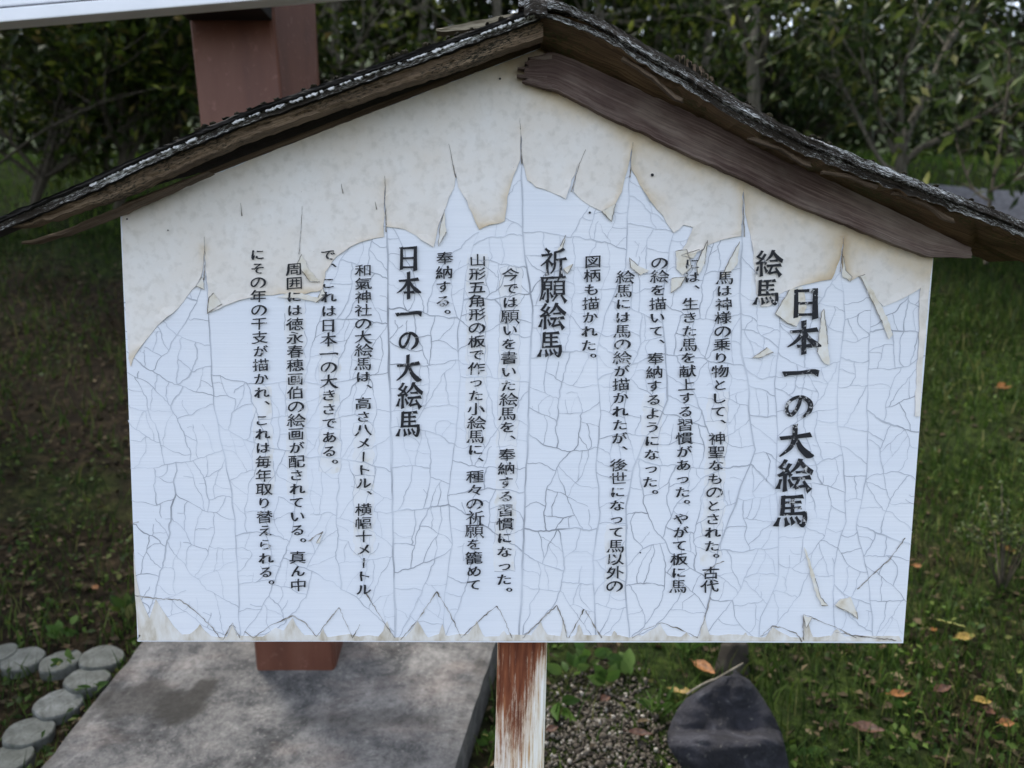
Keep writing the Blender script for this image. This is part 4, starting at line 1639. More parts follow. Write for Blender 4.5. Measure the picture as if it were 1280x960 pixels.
def build_stumps():
    L = [(0, 816, 46, 'grey round edging stump cut by the picture border, farthest left of the back row'),
         (28, 823, 56, 'grey round edging stump, left of two neighbours in the back row below the dark bank'),
         (75, 826, 56, 'darker mossy round edging stump in the middle of the back row'),
         (126, 821, 57, 'brownish round edging stump at the right end of the back row, nearest the sign board'),
         (109, 848, 58, 'pale round edging stump just below the brownish one, where the row bends beside the slab'),
         (73, 879, 62, 'palest round edging stump, halfway down the row beside the slab corner'),
         (36, 914, 66, 'wide grey round edging stump, second from the front of the row'),
         (9, 948, 66, 'front round edging stump half cut off by the lower left corner')]
    for i, (px, py, wpx, lab) in enumerate(L):
        rd = random.Random(100 + i)
        lift = 0.022
        c = G(px, py, lift, True)
        depth = (c - Vector((0, CAMY, CAMZ))).dot(Vector((0, CS, -SN)))
        r = wpx / FPX * depth / 2 * 0.90
        vs, fs = [], []
        seg = 28
        tilt = Vector((rd.uniform(-.08, .08), -0.13 + rd.uniform(-.06, .06), 1)).normalized()
        rot = Vector((0, 0, 1)).rotation_difference(tilt).to_matrix()
        rings = [(0.0, 0.0), (0.5, 0.0), (0.96, 0.0), (1.0, -0.004), (1.0, -0.0045), (1.01, -0.04), (1.0, -0.13)]
        for rr, zz in rings:
            if rr == 0:
                vs.append(Vector((0, 0, 0)))
                continue
            for k in range(seg):
                a = k / seg * 2 * math.pi
                q = r * rr * (1 + 0.10 * noise.noise(Vector((math.cos(a) * 1.5, math.sin(a) * 1.5, i * 3))))
                v = Vector((math.cos(a) * q, math.sin(a) * q, zz + 0.0012 * noise.noise(Vector((math.cos(a) * rr * 3, math.sin(a) * rr * 3, i)))))
                vs.append(rot @ v)
        for k in range(seg):
            fs.append((0, 1 + k, 1 + (k + 1) % seg))
        for j in range(len(rings) - 2):
            for k in range(seg):
                b = 1 + j * seg
                fs.append((b + k, b + seg + k, b + seg + (k + 1) % seg, b + (k + 1) % seg))
        me = mesh('edging_stump', vs, fs, M['stump'], True)
        me.polygons.foreach_set('use_smooth', [len(f) == 4 and min(f) > 2 * seg for f in fs])
        bm = bmesh.new()
        bm.from_mesh(me)
        bmesh.ops.recalc_face_normals(bm, faces=bm.faces)
        bm.to_mesh(me)
        bm.free()
        o = link('edging_stump', me)
        o.location = c
        STUMPS.append((c.x, c.y, r))
        tag(o, lab, 'stump', 'round stumps edging the bank')


build_stumps()


def rock(name, pts, mat, label, loc, rough=0.006, sub=3, seed=0):
    bm = bmesh.new()
    for p in pts:
        bm.verts.new(Vector(p) - loc)
    bmesh.ops.convex_hull(bm, input=bm.verts)
    bmesh.ops.delete(bm, geom=[v for v in bm.verts if not v.link_faces], context='VERTS')
    bmesh.ops.bevel(bm, geom=list(bm.edges), offset=0.006, segments=2, affect='EDGES', profile=0.6)
    bmesh.ops.triangulate(bm, faces=bm.faces)
    bmesh.ops.subdivide_edges(bm, edges=[e for e in bm.edges if e.calc_length() > 0.02], cuts=sub, use_grid_fill=True)
    bm.normal_update()
    for v in bm.verts:
        k = noise.noise(v.co * 11 + Vector((seed, 0, 0))) + 0.5 * noise.noise(v.co * 34)
        v.co += v.normal * rough * k
    bmesh.ops.recalc_face_normals(bm, faces=bm.faces)
    me = bpy.data.meshes.new(name)
    bm.to_mesh(me)
    bm.free()
    me.materials.append(mat)
    me.polygons.foreach_set('use_smooth', [True] * len(me.polygons))
    o = link(name, me)
    o.location = loc
    tag(o, label, 'stone')
    return o


def build_rocks():
    base = G(905, 985)
    y0 = base.y

    def q(px, py, dy):
        return P(px, py, y0 + dy)
    rows = [(845, 902, 930, .080), (850, 894, 937, .075), (860, 876, 945, .068), (872, 858, 953, .060), (886, 847, 962, .052), (900, 840, 970, .044), (911, 836, 975, .036), (917, 834, 978, .012), (926, 834, 980, -.030),
            (934, 836, 982, -.042), (950, 846, 985, -.046), (970, 858, 988, -.048), (1000, 868, 992, -.050), (1040, 870, 996, -.05)]
    fine = []
    for a_, b_ in zip(rows, rows[1:]):
        for t in (0, 0.34, 0.67):
            fine.append(tuple(a_[i] + (b_[i] - a_[i]) * t for i in range(4)))
    rows = fine + [rows[-1]]
    vs, fs = [], []
    nc = 26
    for py, xl, xr, dy in rows:
        for i in range(nc + 1):
            t = i / nc
            e = abs(2 * t - 1)
            px = xl + (xr - xl) * t
            p = q(px, py + (5.0 if 895 < py < 950 else 1.2) * noise.noise(Vector((px * .03, py * .004, 2))), dy + 0.035 * e ** 4 + 0.010 * noise.noise(Vector((px * .05, py * .07, 1))) + 0.014 * noise.noise(Vector((px * .02, py * .03, 4))) + 0.006 * abs(noise.noise(Vector((px * .13, py * .16, 4)))) + 0.0022 * noise.noise(Vector((px * .4, py * .4, 4))))
            vs.append(p - base)
    nr = len(rows)
    for j in range(nr - 1):
        for i in range(nc):
            k = j * (nc + 1) + i
            fs.append((k, k + nc + 1, k + nc + 2, k + 1))
    m = len(vs)
    for j in range(nr):                       # back of the stone
        for i in range(nc + 1):
            v = vs[j * (nc + 1) + i]
            e = abs(2 * i / nc - 1)
            cx = sum(vs[j * (nc + 1) + q_].x for q_ in (0, nc)) / 2
            vs.append(Vector((cx + 0.028 + (v.x - cx) * 0.62, 0.16 - 0.05 * e + (0.02 if j == 0 else 0.0), v.z - 0.03)))
    for j in range(nr - 1):
        for i in range(nc):
            k = m + j * (nc + 1) + i
            fs.append((k, k + 1, k + nc + 2, k + nc + 1))
    for i in range(nc):
        fs.append((i, i + 1, m + i + 1, m + i))
    for j in range(nr - 1):
        for i in (0, nc):
            k = j * (nc + 1) + i
            fs.append((k, k + nc + 1, m + k + nc + 1, m + k))
    me = mesh('dark_stone', vs, fs, M['slate'], True)
    bm = bmesh.new()
    bm.from_mesh(me)
    bmesh.ops.recalc_face_normals(bm, faces=bm.faces)
    bm.to_mesh(me)
    bm.free()
    o = link('dark_stone', me)
    o.location = base
    tag(o, 'dark slate grey pointed stone in the grass right of the post', 'stone')
    b2 = G(915, 860)
    y1 = b2.y + 0.05
    p2 = [P(886, 862, y1), P(900, 806, y1 + .02), P(908, 794, y1 + .05), P(926, 792, y1 + .05), P(937, 806, y1 + .03), P(938, 856, y1), P(912, 864, y1 - .02), P(900, 850, y1 + .10), P(930, 850, y1 + .10), P(915, 790, y1 + .09), P(917, 806, y1 - .005)]
    rock('brown_stone', p2, M['brownstone'], 'brown mossy stone just behind the dark pointed stone, half hidden by the board', b2, 0.004, 2, 7)
    vs, fs = [], []
    a, c, d = P(858, 868, y0 + 0.10), P(895, 849, y0 + 0.11), P(929, 829, y0 + 0.13)
    m = [a.lerp(c, t) + Vector((0, 0, 0.004 * math.sin(t * 3))) for t in (0, .25, .5, .75)] + [c.lerp(d, t) for t in (0, .3, .6, 1)]
    tube(vs, fs, m, [0.0022, 0.003, 0.0032, 0.0034, 0.0034, 0.0032, 0.003, 0.0022], 6)
    o = link('twig', mesh('twig', [v - a for v in vs], fs, M['palebark'], True))
    o.location = a
    tag(o, 'thin pale bare twig lying across the top of the dark pointed stone', 'twig')


build_rocks()


def build_gravel():
    rd = np.random.default_rng(5)
    bm = bmesh.new()
    bmesh.ops.create_icosphere(bm, subdivisions=1, radius=1)
    base = np.array([tuple(v.co) for v in bm.verts])
    faces = np.array([[v.index for v in f.verts] for f in bm.faces])
    bm.free()
    vs, fs = [], []
    c0 = G(755, 925)
    n = 0
    while n < 2300:
        x = c0.x + rd.normal(0, 0.10)
        y = c0.y + rd.normal(0, 0.13)
        if -0.02 > x or x > 0.40 or y < 0.25 or ((x - c0.x) / 0.17) ** 2 + ((y - c0.y) / 0.30) ** 2 > 1 + 0.5 * rd.random():
            continue
        s = rd.uniform(0.0022, 0.0058) * (1.6 if rd.random() < 0.08 else 1)
        k = base * s * rd.uniform(0.6, 1.2, 3) * (1 + 0.25 * rd.standard_normal((len(base), 1)))
        vs.append(k + np.array([x, y, H(x, y) + s * 0.35 + rd.uniform(0, 0.004)]))
        fs.append(faces + n * len(base))
        n += 1
    o = link('gravel', np_mesh('gravel', np.concatenate(vs), np.concatenate(fs), M['gravel']))
    kind(o, 'stuff')


build_gravel()

# ------------------------------------------------------------------ grass and leaf litter (uncountable)
def blades(n, xr, yr, keep, hmin, hmax, wid, seed):
    rn = np.random.default_rng(seed)
    V, F = [], []
    k = 0
    xs = rn.uniform(*xr, n)
    ys = rn.uniform(*yr, n)
    for x, y in zip(xs, ys):
        d = y - CAMY
        if abs(x) > 0.66 * d + 0.25 or d < 1.25 or not keep(x, y, rn):
            continue
        h = rn.uniform(hmin, hmax) * (0.6 + 0.8 * rn.random())
        a = rn.uniform(0, 6.283)
        b = rn.uniform(0, 6.283)
        le = rn.uniform(0.15, 0.9) * h
        z = H(x, y) - 0.005
        w_ = wid * rn.uniform(0.6, 1.4)
        sx, sy = math.cos(a) * w_, math.sin(a) * w_
        dx, dy = math.cos(b) * le, math.sin(b) * le
        V += [(x - sx, y - sy, z), (x + sx, y + sy, z), (x - sx * .7 + dx * .35, y - sy * .7 + dy * .35, z + h * .6), (x + sx * .7 + dx * .35, y + sy * .7 + dy * .35, z + h * .6), (x + dx, y + dy, z + h)]
        F += [(k, k + 1, k + 3), (k, k + 3, k + 2), (k + 2, k + 3, k + 4)]
        k += 5
    return V, F


_sa, _sb = G(568, 960, SLAB_T, True), G(618, 805, SLAB_T, True)
_sc, _sd = G(50, 960, SLAB_T, True), G(175, 805, SLAB_T, True)


def on_slab(x, y, m=0.0):
    xr = _sa.x + (_sb.x - _sa.x) * (y - _sa.y) / (_sb.y - _sa.y)
    xl = _sc.x + (_sd.x - _sc.x) * (y - _sc.y) / (_sd.y - _sc.y)
    return xl - m < x < xr + m and y < 2.02


def on_stump(x, y):
    return any((x - a) ** 2 + (y - b) ** 2 < (r * 1.15) ** 2 for a, b, r in STUMPS)


def on_path(x, y):
    if x < 2.5:
        return False
    t = (x - 2.55) / 9
    y0 = 4.25 + 0.15 * math.sin(t * 4) - 0.5 * t
    return y0 - 0.05 < y < y0 + 1.0


_gv = G(755, 925)


def keep_grass(x, y, rn):
    if on_slab(x, y, 0.004) or on_path(x, y) or on_stump(x, y):
        return False
    if ((x - _gv.x) / 0.17) ** 2 + ((y - _gv.y) / 0.30) ** 2 < 1.0 and rn.random() < 0.95:
        return False
    k = 0.5 + 0.9 * noise.noise(Vector((x * 1.6, y * 1.6, 4)))
    if x < -0.4 and y < 4.2:
        k *= 0.34 if y > 1.4 else 0.6
    if x > 0.3:
        k += 0.18
    return rn.random() < k


def build_ground_cover():
    V, F = blades(52000, (-1.6, 2.4), (0.2, 2.2), keep_grass, 0.025, 0.085, 0.0019, 41)
    kind(link('grass', np_mesh('grass', V, F, M['grass'])), 'stuff')
    V, F = blades(75000, (-4.4, 4.4), (2.0, 4.6), keep_grass, 0.04, 0.11, 0.0028, 42)
    kind(link('grass', np_mesh('grass', V, F, M['grass'])), 'stuff')
    V, F = blades(60000, (-6.5, 7), (4.5, 8.4), lambda x, y, rn: not on_path(x, y) and rn.random() < 0.75 + 0.5 * noise.noise(Vector((x, y, 2))), 0.03, 0.08, 0.004, 43)
    kind(link('lawn_grass', np_mesh('lawn_grass', V, F, M['lawn'])), 'stuff')
    rn = np.random.default_rng(44)
    pts = []
    while len(pts) < 9000:
        y = rn.uniform(0.2, 5.2)
        x = rn.uniform(-1, 1) * (0.66 * (y - CAMY) + 0.2)
        if on_slab(x, y) or on_stump(x, y):
            continue
        if ((x - _gv.x) / 0.17) ** 2 + ((y - _gv.y) / 0.30) ** 2 < 0.9 and rn.random() < 0.93:
            continue
        if noise.noise(Vector((x * 1.3, y * 1.3, 8))) + (0.3 if x < 0 else 0.05) < rn.uniform(-0.4, 0.4):
            continue
        pts.append((x, y, H(x, y) + rn.uniform(0.002, 0.02)))
    pts = np.array(pts)
    nr = rn.normal(0, 1, (len(pts), 3))
    nr[:, 2] *= 0.12
    v, f = leaf_cloud(pts, nr, 0.030, rn, aspect=0.55, fold=0.25, spread=0.15, droop=0.0)
    kind(link('leaf_litter', np_mesh('leaf_litter', v, f, M['litter'])), 'stuff')
    # low small-leaved ground cover among the grass
    pts = []
    while len(pts) < 9000:
        y = rn.uniform(0.25, 4.6)
        x = rn.uniform(-1, 1) * (0.66 * (y - CAMY) + 0.2)
        if on_slab(x, y, 0.02) or on_stump(x, y) or (((x - _gv.x) / 0.17) ** 2 + ((y - _gv.y) / 0.30) ** 2 < 1.0 and rn.random() < 0.97):
            continue
        if noise.noise(Vector((x * 2.1, y * 2.1, 12))) < (0.12 if x < 0 and y > 1.5 else -0.02):
            continue
        pts.append((x, y, H(x, y) + rn.uniform(0.003, 0.05)))
    pts = np.array(pts)
    nr = rn.normal(0, 1, (len(pts), 3))
    v, f = leaf_cloud(pts, nr, 0.022, rn, aspect=0.6, fold=0.12, spread=0.3, droop=0.0)
    kind(link('ground_cover', np_mesh('ground_cover', v, f, M['grass'])), 'stuff')


build_ground_cover()

# ------------------------------------------------------------------ fallen leaves one can count
def build_leaves():
    L = [(1186, 781, 42, 0.35, 'yellow', 'greenleaf', 'long yellow-green fallen leaf in the dark grass right of the board, pointing up'),
         (1206, 797, 30, 0.45, 'y', 'yellowleaf', 'yellow fallen leaf just right of the long yellow-green one'),
         (1124, 868, 30, 0.4, 'o', 'orangeleaf', 'orange-yellow fallen leaf below the lower right corner of the board'),
         (1228, 877, 30, 0.5, 'y', 'yellowleaf', 'broad pale yellow curled fallen leaf near the right border'),
         (1258, 905, 20, 0.6, 'o', 'orangeleaf', 'small bright orange fallen leaf near the right border'),
         (1255, 484, 20, 0.7, 'o', 'orangeleaf', 'tan orange fallen leaf high on the bank right of the board'),
         (1263, 688, 18, 0.6, 'o', 'orangeleaf', 'small orange fallen leaf below the fine leaved sprig'),
         (1147, 708, 14, 0.5, 'o', 'orangeleaf', 'tiny orange fallen leaf beside the right edge of the board'),
         (1167, 788, 18, 0.4, 'o', 'orangeleaf', 'narrow rust orange fallen leaf left of the long yellow-green one'),
         (880, 836, 34, 0.5, 'o', 'orangeleaf', 'orange-brown fallen leaf left of the brown mossy stone'),
         (852, 864, 34, 0.35, 'o', 'yellowleaf', 'golden fallen leaf touching the top left of the dark stone'),
         (1085, 913, 40, 0.5, 'r', 'redleaf', 'large red-brown fallen leaf on the soil right of the dark stone'),
         (1178, 862, 28, 0.5, 'r', 'redleaf', 'dull red fallen leaf right of the orange-yellow one'),
         (1236, 890, 26, 0.6, 'r', 'redleaf', 'dark red fallen leaf tucked under the broad pale yellow one'),
         (1175, 868, 20, 0.5, 'r', 'redleaf', None),
         (800, 917, 32, 0.4, 'r', 'redleaf', 'dark red fallen leaf lying on the gravel left of the dark stone'),
         (757, 874, 16, 0.8, 'r', 'redleaf', 'round red-brown fallen leaf among the weeds beside the post'),
         (690, 912, 18, 0.6, 'r', 'redleaf', 'small red-brown fallen leaf at the right edge of the post'),
         (120, 735, 16, 0.5, 'o', 'orangeleaf', 'small tan fallen leaf on the dark bank left of the board'),
         (1274, 840, 16, 0.5, 'y', 'greenleaf', 'pale green fallen leaf at the right border')]
    for i, (px, py, wpx, asp, _c, mat, lab) in enumerate(L):
        if lab is None:
            continue
        rd = random.Random(300 + i)
        lift = 0.035 if px > 1100 else 0.025
        c = G(px, py, lift)
        depth = (c - Vector((0, CAMY, CAMZ))).dot(Vector((0, CS, -SN)))
        Ln = wpx / FPX * depth * 0.95
        W = Ln * asp
        vs, fs = [], []
        n = 10
        curl = rd.uniform(0.1, 0.35)
        for k in range(n + 1):
            t = k / n
            wv = W * 0.5 * (math.sin(math.pi * t ** 0.8) ** 0.9 if 0 < t < 1 else 0.02)
            for s in (-1, -0.5, 0, 0.5, 1):
                vs.append(((t - 0.5) * Ln, s * wv, abs(s) * wv * 0.45 + Ln * curl * (t - 0.5) ** 2 + 0.001 * math.sin(t * 20 + s)))
        for k in range(n):
            for s in range(4):
                a = k * 5 + s
                fs.append((a, a + 1, a + 6, a + 5))
        b = len(vs)
        for k in range(4):
            t = k / 3
            vs += [(-0.5 * Ln - Ln * 0.16 * t, -0.0012, curl * Ln * .25 + 0.002 * t), (-0.5 * Ln - Ln * 0.16 * t, 0.0012, curl * Ln * .25 + 0.002 * t)]
        for k in range(3):
            fs.append((b + 2 * k, b + 2 * k + 1, b + 2 * k + 3, b + 2 * k + 2))
        o = link('fallen_leaf', mesh('fallen_leaf', vs, fs, M[mat], True))
        o.location = c
        ang = {0: 2.45, 1: 0.25, 2: 0.1, 3: 0.3}.get(i, rd.uniform(-0.8, 0.8))
        o.rotation_euler = (0.42 + rd.uniform(-.2, .2), rd.uniform(-.2, .2), ang)
        tag(o, lab, 'leaf', 'fallen leaves on the ground')


build_leaves()

# ------------------------------------------------------------------ weeds and small plants
def weed(name, px, py, n, leaf, height, asp, seed, label, cat='weed', mat='weed', group=None, upright=0.6):
    rd = random.Random(seed)
    c = G(px, py)
    rt = root(name, c, label, cat, group)
    vs, fs, lv, lf = [], [], [], []
    for i in range(n):
        a = rd.uniform(0, 6.283)
        h = height * rd.uniform(0.4, 1.0)
        out = Vector((math.cos(a), math.sin(a), 0))
        base = Vector((rd.uniform(-.012, .012), rd.uniform(-.012, .012), -0.01))
        tip = base + out * h * rd.uniform(0.15, 0.5) + Vector((0, 0, h))
        mid = base.lerp(tip, 0.5) + Vector((0, 0, h * 0.12))
        tube(vs, fs, [base, mid, tip], [0.0016, 0.0013, 0.0008], 5)
        d = (out * (1 - upright) + Vector((rd.uniform(-.3, .3), rd.uniform(-.3, .3), upright + rd.uniform(-.3, .2)))).normalized()
        s = d.cross(Vector((rd.uniform(-.4, .4), -1, 0.4))).normalized()
        u = s.cross(d)
        L = leaf * rd.uniform(0.6, 1.15)
        k = len(lv)
        m = 7
        for q in range(m + 1):
            t = q / m
            wv = L * asp * 0.5 * (math.sin(math.pi * t ** 0.75) if 0 < t < 1 else 0.03)
            cc = tip + d * L * t - Vector((0, 0, 1)) * L * 0.28 * t * t
            for e in (-1, 0, 1):
                lv.append(cc + s * e * wv + u * abs(e) * wv * 0.3)
        for q in range(m):
            for e in range(2):
                b = k + q * 3 + e
                lf.append((b, b + 1, b + 4, b + 3))
    link('stem', mesh('stem', vs, fs, M['stem'], True), rt)
    link('foliage', mesh('foliage', lv, lf, M[mat], True), rt)


weed('broadleaf_weed', 712, 850, 8, 0.06, 0.05, 0.42, 1, 'broad leaved weed closest to the right side of the post', group='weeds by the gravel')
weed('broadleaf_weed', 735, 838, 9, 0.055, 0.06, 0.45, 2, 'bright green leafy weed behind the gravel, second from the post', group='weeds by the gravel')
weed('broadleaf_weed', 752, 862, 7, 0.062, 0.05, 0.40, 3, 'weed with one long hanging oval leaf above the gravel', group='weeds by the gravel')
weed('broadleaf_weed', 788, 850, 8, 0.072, 0.05, 0.42, 4, 'weed with the largest oval leaf, in the middle above the gravel', group='weeds by the gravel')
weed('broadleaf_weed', 700, 888, 7, 0.05, 0.03, 0.5, 5, 'low spreading weed at the foot of the post by the gravel', group='weeds by the gravel', upright=0.3)
weed('grass_tuft', 822, 895, 24, 0.075, 0.03, 0.10, 6, 'tuft of bright narrow grass at the left side of the dark stone', 'grass tuft')
weed('grass_tuft', 858, 820, 18, 0.085, 0.03, 0.10, 16, 'taller tuft of yellow-green grass left of the brown mossy stone', 'grass tuft')
weed('broadleaf_weed', 610, 935, 9, 0.045, 0.04, 0.45, 7, 'small weed squeezed between the slab and the post')
weed('broadleaf_weed', 1135, 890, 8, 0.042, 0.03, 0.5, 8, 'small bright weed below the orange-yellow fallen leaf')
weed('broadleaf_weed', 1000, 945, 7, 0.05, 0.03, 0.55, 9, 'low round leaved weed at the right foot of the dark stone', upright=0.3)
weed('broadleaf_weed', 82, 805, 12, 0.045, 0.06, 0.5, 10, 'bright green weed growing behind the edging stumps', mat='weed')
weed('broadleaf_weed', 160, 785, 12, 0.06, 0.09, 0.4, 11, 'dark tall weed against the lower left edge of the board', mat='grass')
weed('broadleaf_weed', 118, 870, 7, 0.05, 0.03, 0.4, 12, 'small pointed weed between the stumps and the slab', upright=0.4)
weed('broadleaf_weed', 84, 838, 8, 0.032, 0.04, 0.6, 13, 'fresh little weed among the stumps of the back row')


def sprig():
    rd = random.Random(9)
    rn = np.random.default_rng(9)
    c = G(1252, 735)
    rt = root('fine_leaved_sprig', c, 'sprig with very fine pale leaves standing in the grass at the right border', 'shrub')
    vs, fs, pts = [], [], []
    for i in range(14):
        a = rd.uniform(0, 6.283)
        p0 = Vector((0, 0, -0.02))
        tip = Vector((math.cos(a) * 0.17 * rd.uniform(.3, 1), math.sin(a) * 0.13, rd.uniform(0.18, 0.30)))
        mid = p0.lerp(tip, .55) + Vector((0, 0, 0.05))
        tube(vs, fs, [p0, mid, tip], [0.003, 0.002, 0.001], 5)
        for _ in range(60):
            q = mid.lerp(tip, rd.random()) + Vector((rd.gauss(0, .018), rd.gauss(0, .018), rd.gauss(0, .014)))
            pts.append(tuple(q))
    pts = np.array(pts)
    v, f = leaf_cloud(pts, rn.normal(0, 1, (len(pts), 3)), 0.014, rn, aspect=0.5)
    link('stem', mesh('stem', vs, fs, M['bark'], True), rt)
    link('foliage', np_mesh('foliage', v, f, M['leafC']), rt)


sprig()

# ------------------------------------------------------------------ shrubs and trees
def build_trees():
    A = [tree_meshes(s, M['leafA'], M['bark'], leaf=0.085, aspect=0.46, height=2.3, stems=3, spread=0.42, limbs=11, twig_leaves=26, bare=0.25, r0=0.035, crown_low=0.25) for s in (1, 2)]
    B = [tree_meshes(s, M['leafB'], M['palebark'], leaf=0.085, aspect=0.5, height=4.2, stems=1, spread=0.30, limbs=20, twig_leaves=26, bare=0.12, r0=0.055, crown_low=0.45) for s in (5, 6)]
    D = [tree_meshes(s, M['leafC'], M['bark'], leaf=0.13, aspect=0.5, height=5.5, stems=2, spread=0.30, limbs=22, twig_leaves=30, bare=0.05, r0=0.07, crown_low=0.1) for s in (7, 8)]
    K = [tree_meshes(s, M['leafB'], M['bark'], leaf=0.14, aspect=0.5, height=7.5, stems=1, spread=0.34, limbs=20, twig_leaves=26, bare=0.55, r0=0.12, crown_low=3.6) for s in (21, 22)]
    for x, y, k, rz, lab in ((-2.9, 0.5, 1, 1.1, 'tall unseen tree added for shade left of the slab, its crown above the sign'), (3.3, 0.9, 0, 2.7, 'tall unseen tree added for shade right of the sign, its crown above the stones'), (-4.6, 2.2, 0, 0.4, 'tall unseen tree added to shade the dark left bank'), (-4.2, 5.6, 1, 2.0, 'tall unseen tree added for shade farther up the left bank'), (5.6, 3.6, 1, 4.1, 'tall unseen tree added to shade the right bank'),
                             (5.4, 7.2, 0, 5.0, 'tall unseen tree added for shade farther up the right bank'), (0.3, 8.6, 0, 3.0, 'tall shade tree added behind the slim young trees')):
        put_tree('added_shade_tree', K[k], Vector((x, y, H(x, y))), rz, 1.0, lab, 'tree', 'tall unseen trees added to shade the bank')  # out-of-view crowns, added to darken the ground and slab
    # near shrubs on the bank at the left
    for px, d, k, s, rz, lab in ((30, 5.5, 0, 1.0, 0.4, 'leafy evergreen shrub at the left border under the large white board'),
                                 (150, 5.9, 1, 1.0, 2.2, 'leafy evergreen shrub between the left border and the red pillar'),
                                 (245, 6.6, 0, 1.05, 4.0, 'leafy evergreen shrub partly hidden by the left side of the red pillar')):
        put_tree('evergreen_shrub', A[k], at(px, d), rz, s, lab, 'shrub', 'evergreen shrubs on the left bank')
    for x, y, k, rz, lab in ((-3.2, 1.7, 1, 3.0, 'unseen evergreen shrub added for shade at the foot of the left bank'), (-4.0, 3.0, 0, 5.0, 'unseen evergreen shrub added for shade higher on the left bank')):
        put_tree('evergreen_shrub', A[k], Vector((x, y, H(x, y))), rz, 1.15, lab, 'shrub', 'unseen evergreen shrubs added to shade the left ground')  # shrubs out of view, added to darken the left ground
    for x, y, k, rz, lab in ((4.3, 0.3, 0, 1.0, 'dense dark tree added for shade level with the sign, beyond the right border'), (4.9, 2.0, 1, 2.4, 'dense dark tree added for shade beside the right bank, beyond the right border')):
        put_tree('woodland_tree', D[k], Vector((x, y, H(x, y))), rz, 1.15, lab, 'tree', 'unseen dense trees added to shade the right side')  # trees out of view, added to darken the pillar's right side
    # slim trees between the pillar and the roof ridge, and behind the right slope
    for px, d, k, s, rz, lab in ((425, 7.0, 0, 0.95, 0.3, 'slim young tree just right of the red pillar'),
                                 (520, 7.8, 1, 1.0, 1.5, 'slim young tree behind the left roof slope, halfway to the ridge'),
                                 (630, 7.4, 0, 1.0, 3.1, 'slim young tree just left of the roof ridge'),
                                 (760, 7.6, 1, 1.0, 4.4, 'slim young tree just right of the roof ridge'),
                                 (860, 8.4, 0, 1.05, 5.2, 'slim young tree left of the forked trunk')):
        put_tree('young_tree', B[k], at(px, d), rz, s, lab, 'tree', 'slim young trees behind the sign')
    # dense belt of trees farther up the bank
    i = 0
    names = ['at the left border', 'behind the left shrub', 'behind the red pillar', 'right of the pillar', 'behind the left roof slope', 'behind the ridge', 'right of the ridge', 'behind the forked trunk', 'behind the twisted tree', 'at the right border']
    for px, d in ((-80, 10.0), (90, 9.4), (230, 10.2), (370, 9.6), (500, 10.6), (640, 9.8), (780, 10.4), (930, 11.0), (1090, 12.0), (1260, 11.4)):
        put_tree('woodland_tree', D[i % 2], at(px, d), i * 1.3, 1.0 + 0.08 * (i % 3), 'dense dark woodland tree in the far belt ' + names[i], 'tree', 'dense trees of the woodland belt')
        i += 1
    for px, d in ((0, 13.5), (200, 14), (420, 13.6), (600, 14.2), (800, 13.8), (1000, 14.6), (1180, 15.0), (1400, 14)):
        put_tree('woodland_tree', D[i % 2], at(px, d), i * 1.9, 1.45, 'dense dark tree of the deep woodland behind the far belt', 'tree', 'deep woodland trees that fill the gaps')
        i += 1


build_trees()


def traced_tree(name, d, limbs, leafm, bark, label, leaf=0.08, npts=900, seed=3, spread=0.22, cat='tree', asp=0.4):
    """a tree whose bare limbs follow the photograph; the limbs also spread in depth"""
    rd = random.Random(seed)
    rn = np.random.default_rng(seed)
    Y = CAMY + d
    px0, py0 = limbs[0][0][0]
    x0 = P(px0, py0, Y).x
    c = Vector((x0, Y, H(x0, Y)))
    rt = root(name, c, label, cat)
    vs, fs, pts = [], [], []
    for path, r0, r1, dz in limbs:
        q = []
        n = len(path)
        for i, (px, py) in enumerate(path):
            p = P(px, py, Y + dz * i / max(1, n - 1)) - c
            q.append(p)
        fine = []
        for i in range(n - 1):
            a, b, e, g = q[max(i - 1, 0)], q[i], q[i + 1], q[min(i + 2, n - 1)]
            for s in range(4):
                t = s / 4
                fine.append(0.5 * (2 * b + (e - a) * t + (2 * a - 5 * b + 4 * e - g) * t * t + (3 * b - a - 3 * e + g) * t ** 3))
        fine.append(q[-1])
        m = len(fine)
        tube(vs, fs, fine, [r0 + (r1 - r0) * i / (m - 1) for i in range(m)], 8)
        if r1 < 0.02:
            # twigs
            for _ in range(9):
                i = rd.randint(m // 3, m - 1)
                dd = (fine[i] - fine[i - 1]).normalized()
                e = (dd + Vector((rd.gauss(0, .8), rd.gauss(0, .8), rd.gauss(0.1, .6)))).normalized()
                L = rd.uniform(0.2, 0.65)
                tp = [fine[i], fine[i] + e * L * .5 + Vector((0, 0, rd.uniform(-.03, .05))), fine[i] + e * L]
                tube(vs, fs, tp, [r1 * .7, r1 * .45, r1 * .2], 5)
                for _k in range(npts // 40):
                    s_ = tp[1].lerp(tp[2], rd.random()) + Vector((rd.gauss(0, spread), rd.gauss(0, spread), rd.gauss(0, spread * .7)))
                    pts.append(tuple(s_))
    pts = np.array(pts)
    v, f = leaf_cloud(pts, rn.normal(0, 1, (len(pts), 3)), leaf, rn, aspect=asp, droop=0.5)
    link('trunk', mesh('trunk', vs, fs, bark, True), rt)
    link('crown', np_mesh('crown', v, f, leafm), rt)


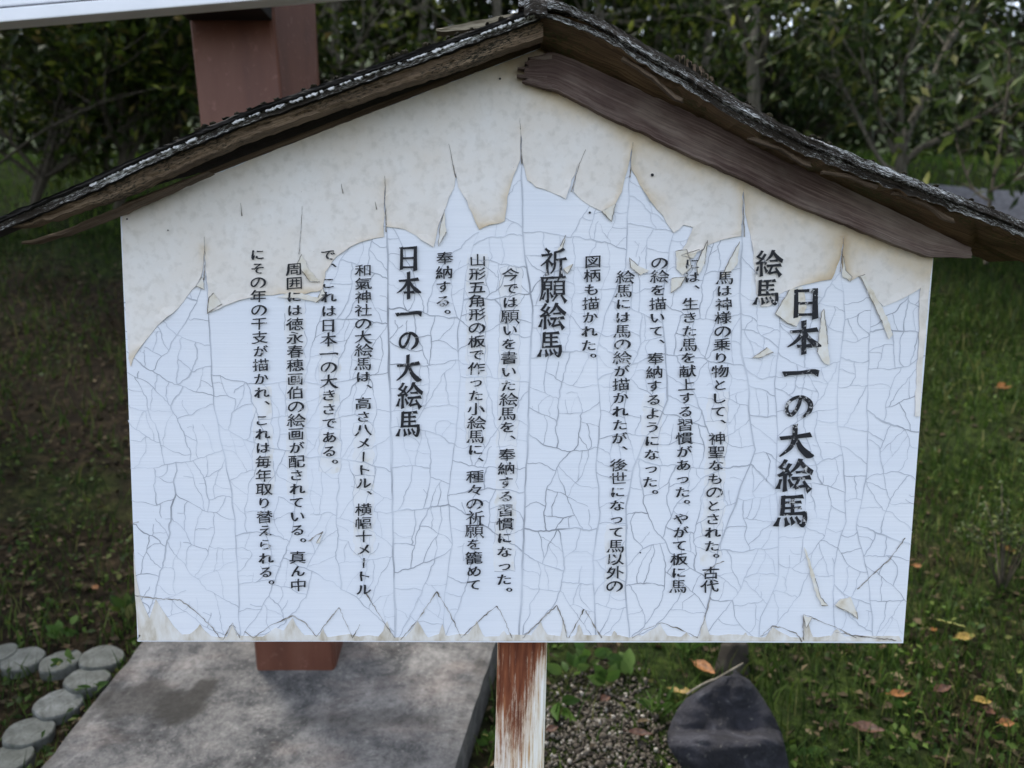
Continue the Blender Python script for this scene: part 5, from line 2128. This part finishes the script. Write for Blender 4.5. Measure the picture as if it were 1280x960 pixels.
traced_tree('forked_tree', 6.2, [
    ([(950, 330), (948, 250), (945, 180), (942, 120), (940, 60)], 0.052, 0.040, 0.0),
    ([(940, 62), (944, 20), (938, -40), (930, -120)], 0.036, 0.014, 0.5),
    ([(940, 66), (930, 40), (918, 0), (905, -60)], 0.026, 0.012, -0.4),
    ([(938, 70), (920, 40), (906, 5), (890, -50)], 0.020, 0.010, 0.4),
    ([(944, 80), (962, 40), (985, 10), (1010, -30)], 0.016, 0.008, -0.3),
], M['leafB'], M['palebark'], 'tree with a pale forked trunk behind the right roof slope', 0.085, 1600, 12, 0.22)
traced_tree('twisted_tree', 5.6, [
    ([(1122, 330), (1124, 260), (1126, 210), (1124, 180)], 0.040, 0.034, 0.0),
    ([(1126, 190), (1136, 160), (1152, 130), (1166, 100), (1180, 66), (1196, 40), (1216, 16), (1240, -30)], 0.032, 0.012, 0.3),
    ([(1124, 182), (1126, 150), (1128, 120), (1126, 92), (1140, 60), (1150, 30)], 0.018, 0.008, -0.3),
    ([(1122, 200), (1108, 170), (1098, 140), (1092, 110), (1060, 60), (1036, 20)], 0.014, 0.007, -0.2),
    ([(1130, 205), (1150, 186), (1180, 172), (1206, 156), (1226, 146), (1250, 142)], 0.024, 0.014, -0.4),
    ([(1124, 215), (1100, 200), (1064, 130), (1042, 70), (1040, 10)], 0.016, 0.008, 0.3),
], M['leafC'], M['palebark'], 'low twisted tree with leaning bare limbs at the upper right', 0.095, 1700, 13, 0.20, asp=0.34)
traced_tree('bare_sapling', 4.4, [
    ([(1232, 330), (1236, 262), (1250, 180), (1260, 110), (1262, 60)], 0.010, 0.005, 0.2),
    ([(1236, 240), (1262, 226), (1282, 200)], 0.008, 0.005, -0.2),
    ([(1234, 250), (1214, 232), (1196, 180)], 0.007, 0.004, 0.2),
], M['leafC'], M['bark'], 'thin sapling with a few drooping leaves at the right border above the roof', 0.10, 300, 14, 0.12, asp=0.4)
traced_tree('fallen_branch', 4.9, [
    ([(-40, 235), (10, 196), (52, 165), (100, 140), (130, 128)], 0.009, 0.005, 0.2),
], M['leafA'], M['bark'], 'bare dark branch reaching up into the shrub at the left border', 0.08, 60, 15, 0.12, cat='branch')
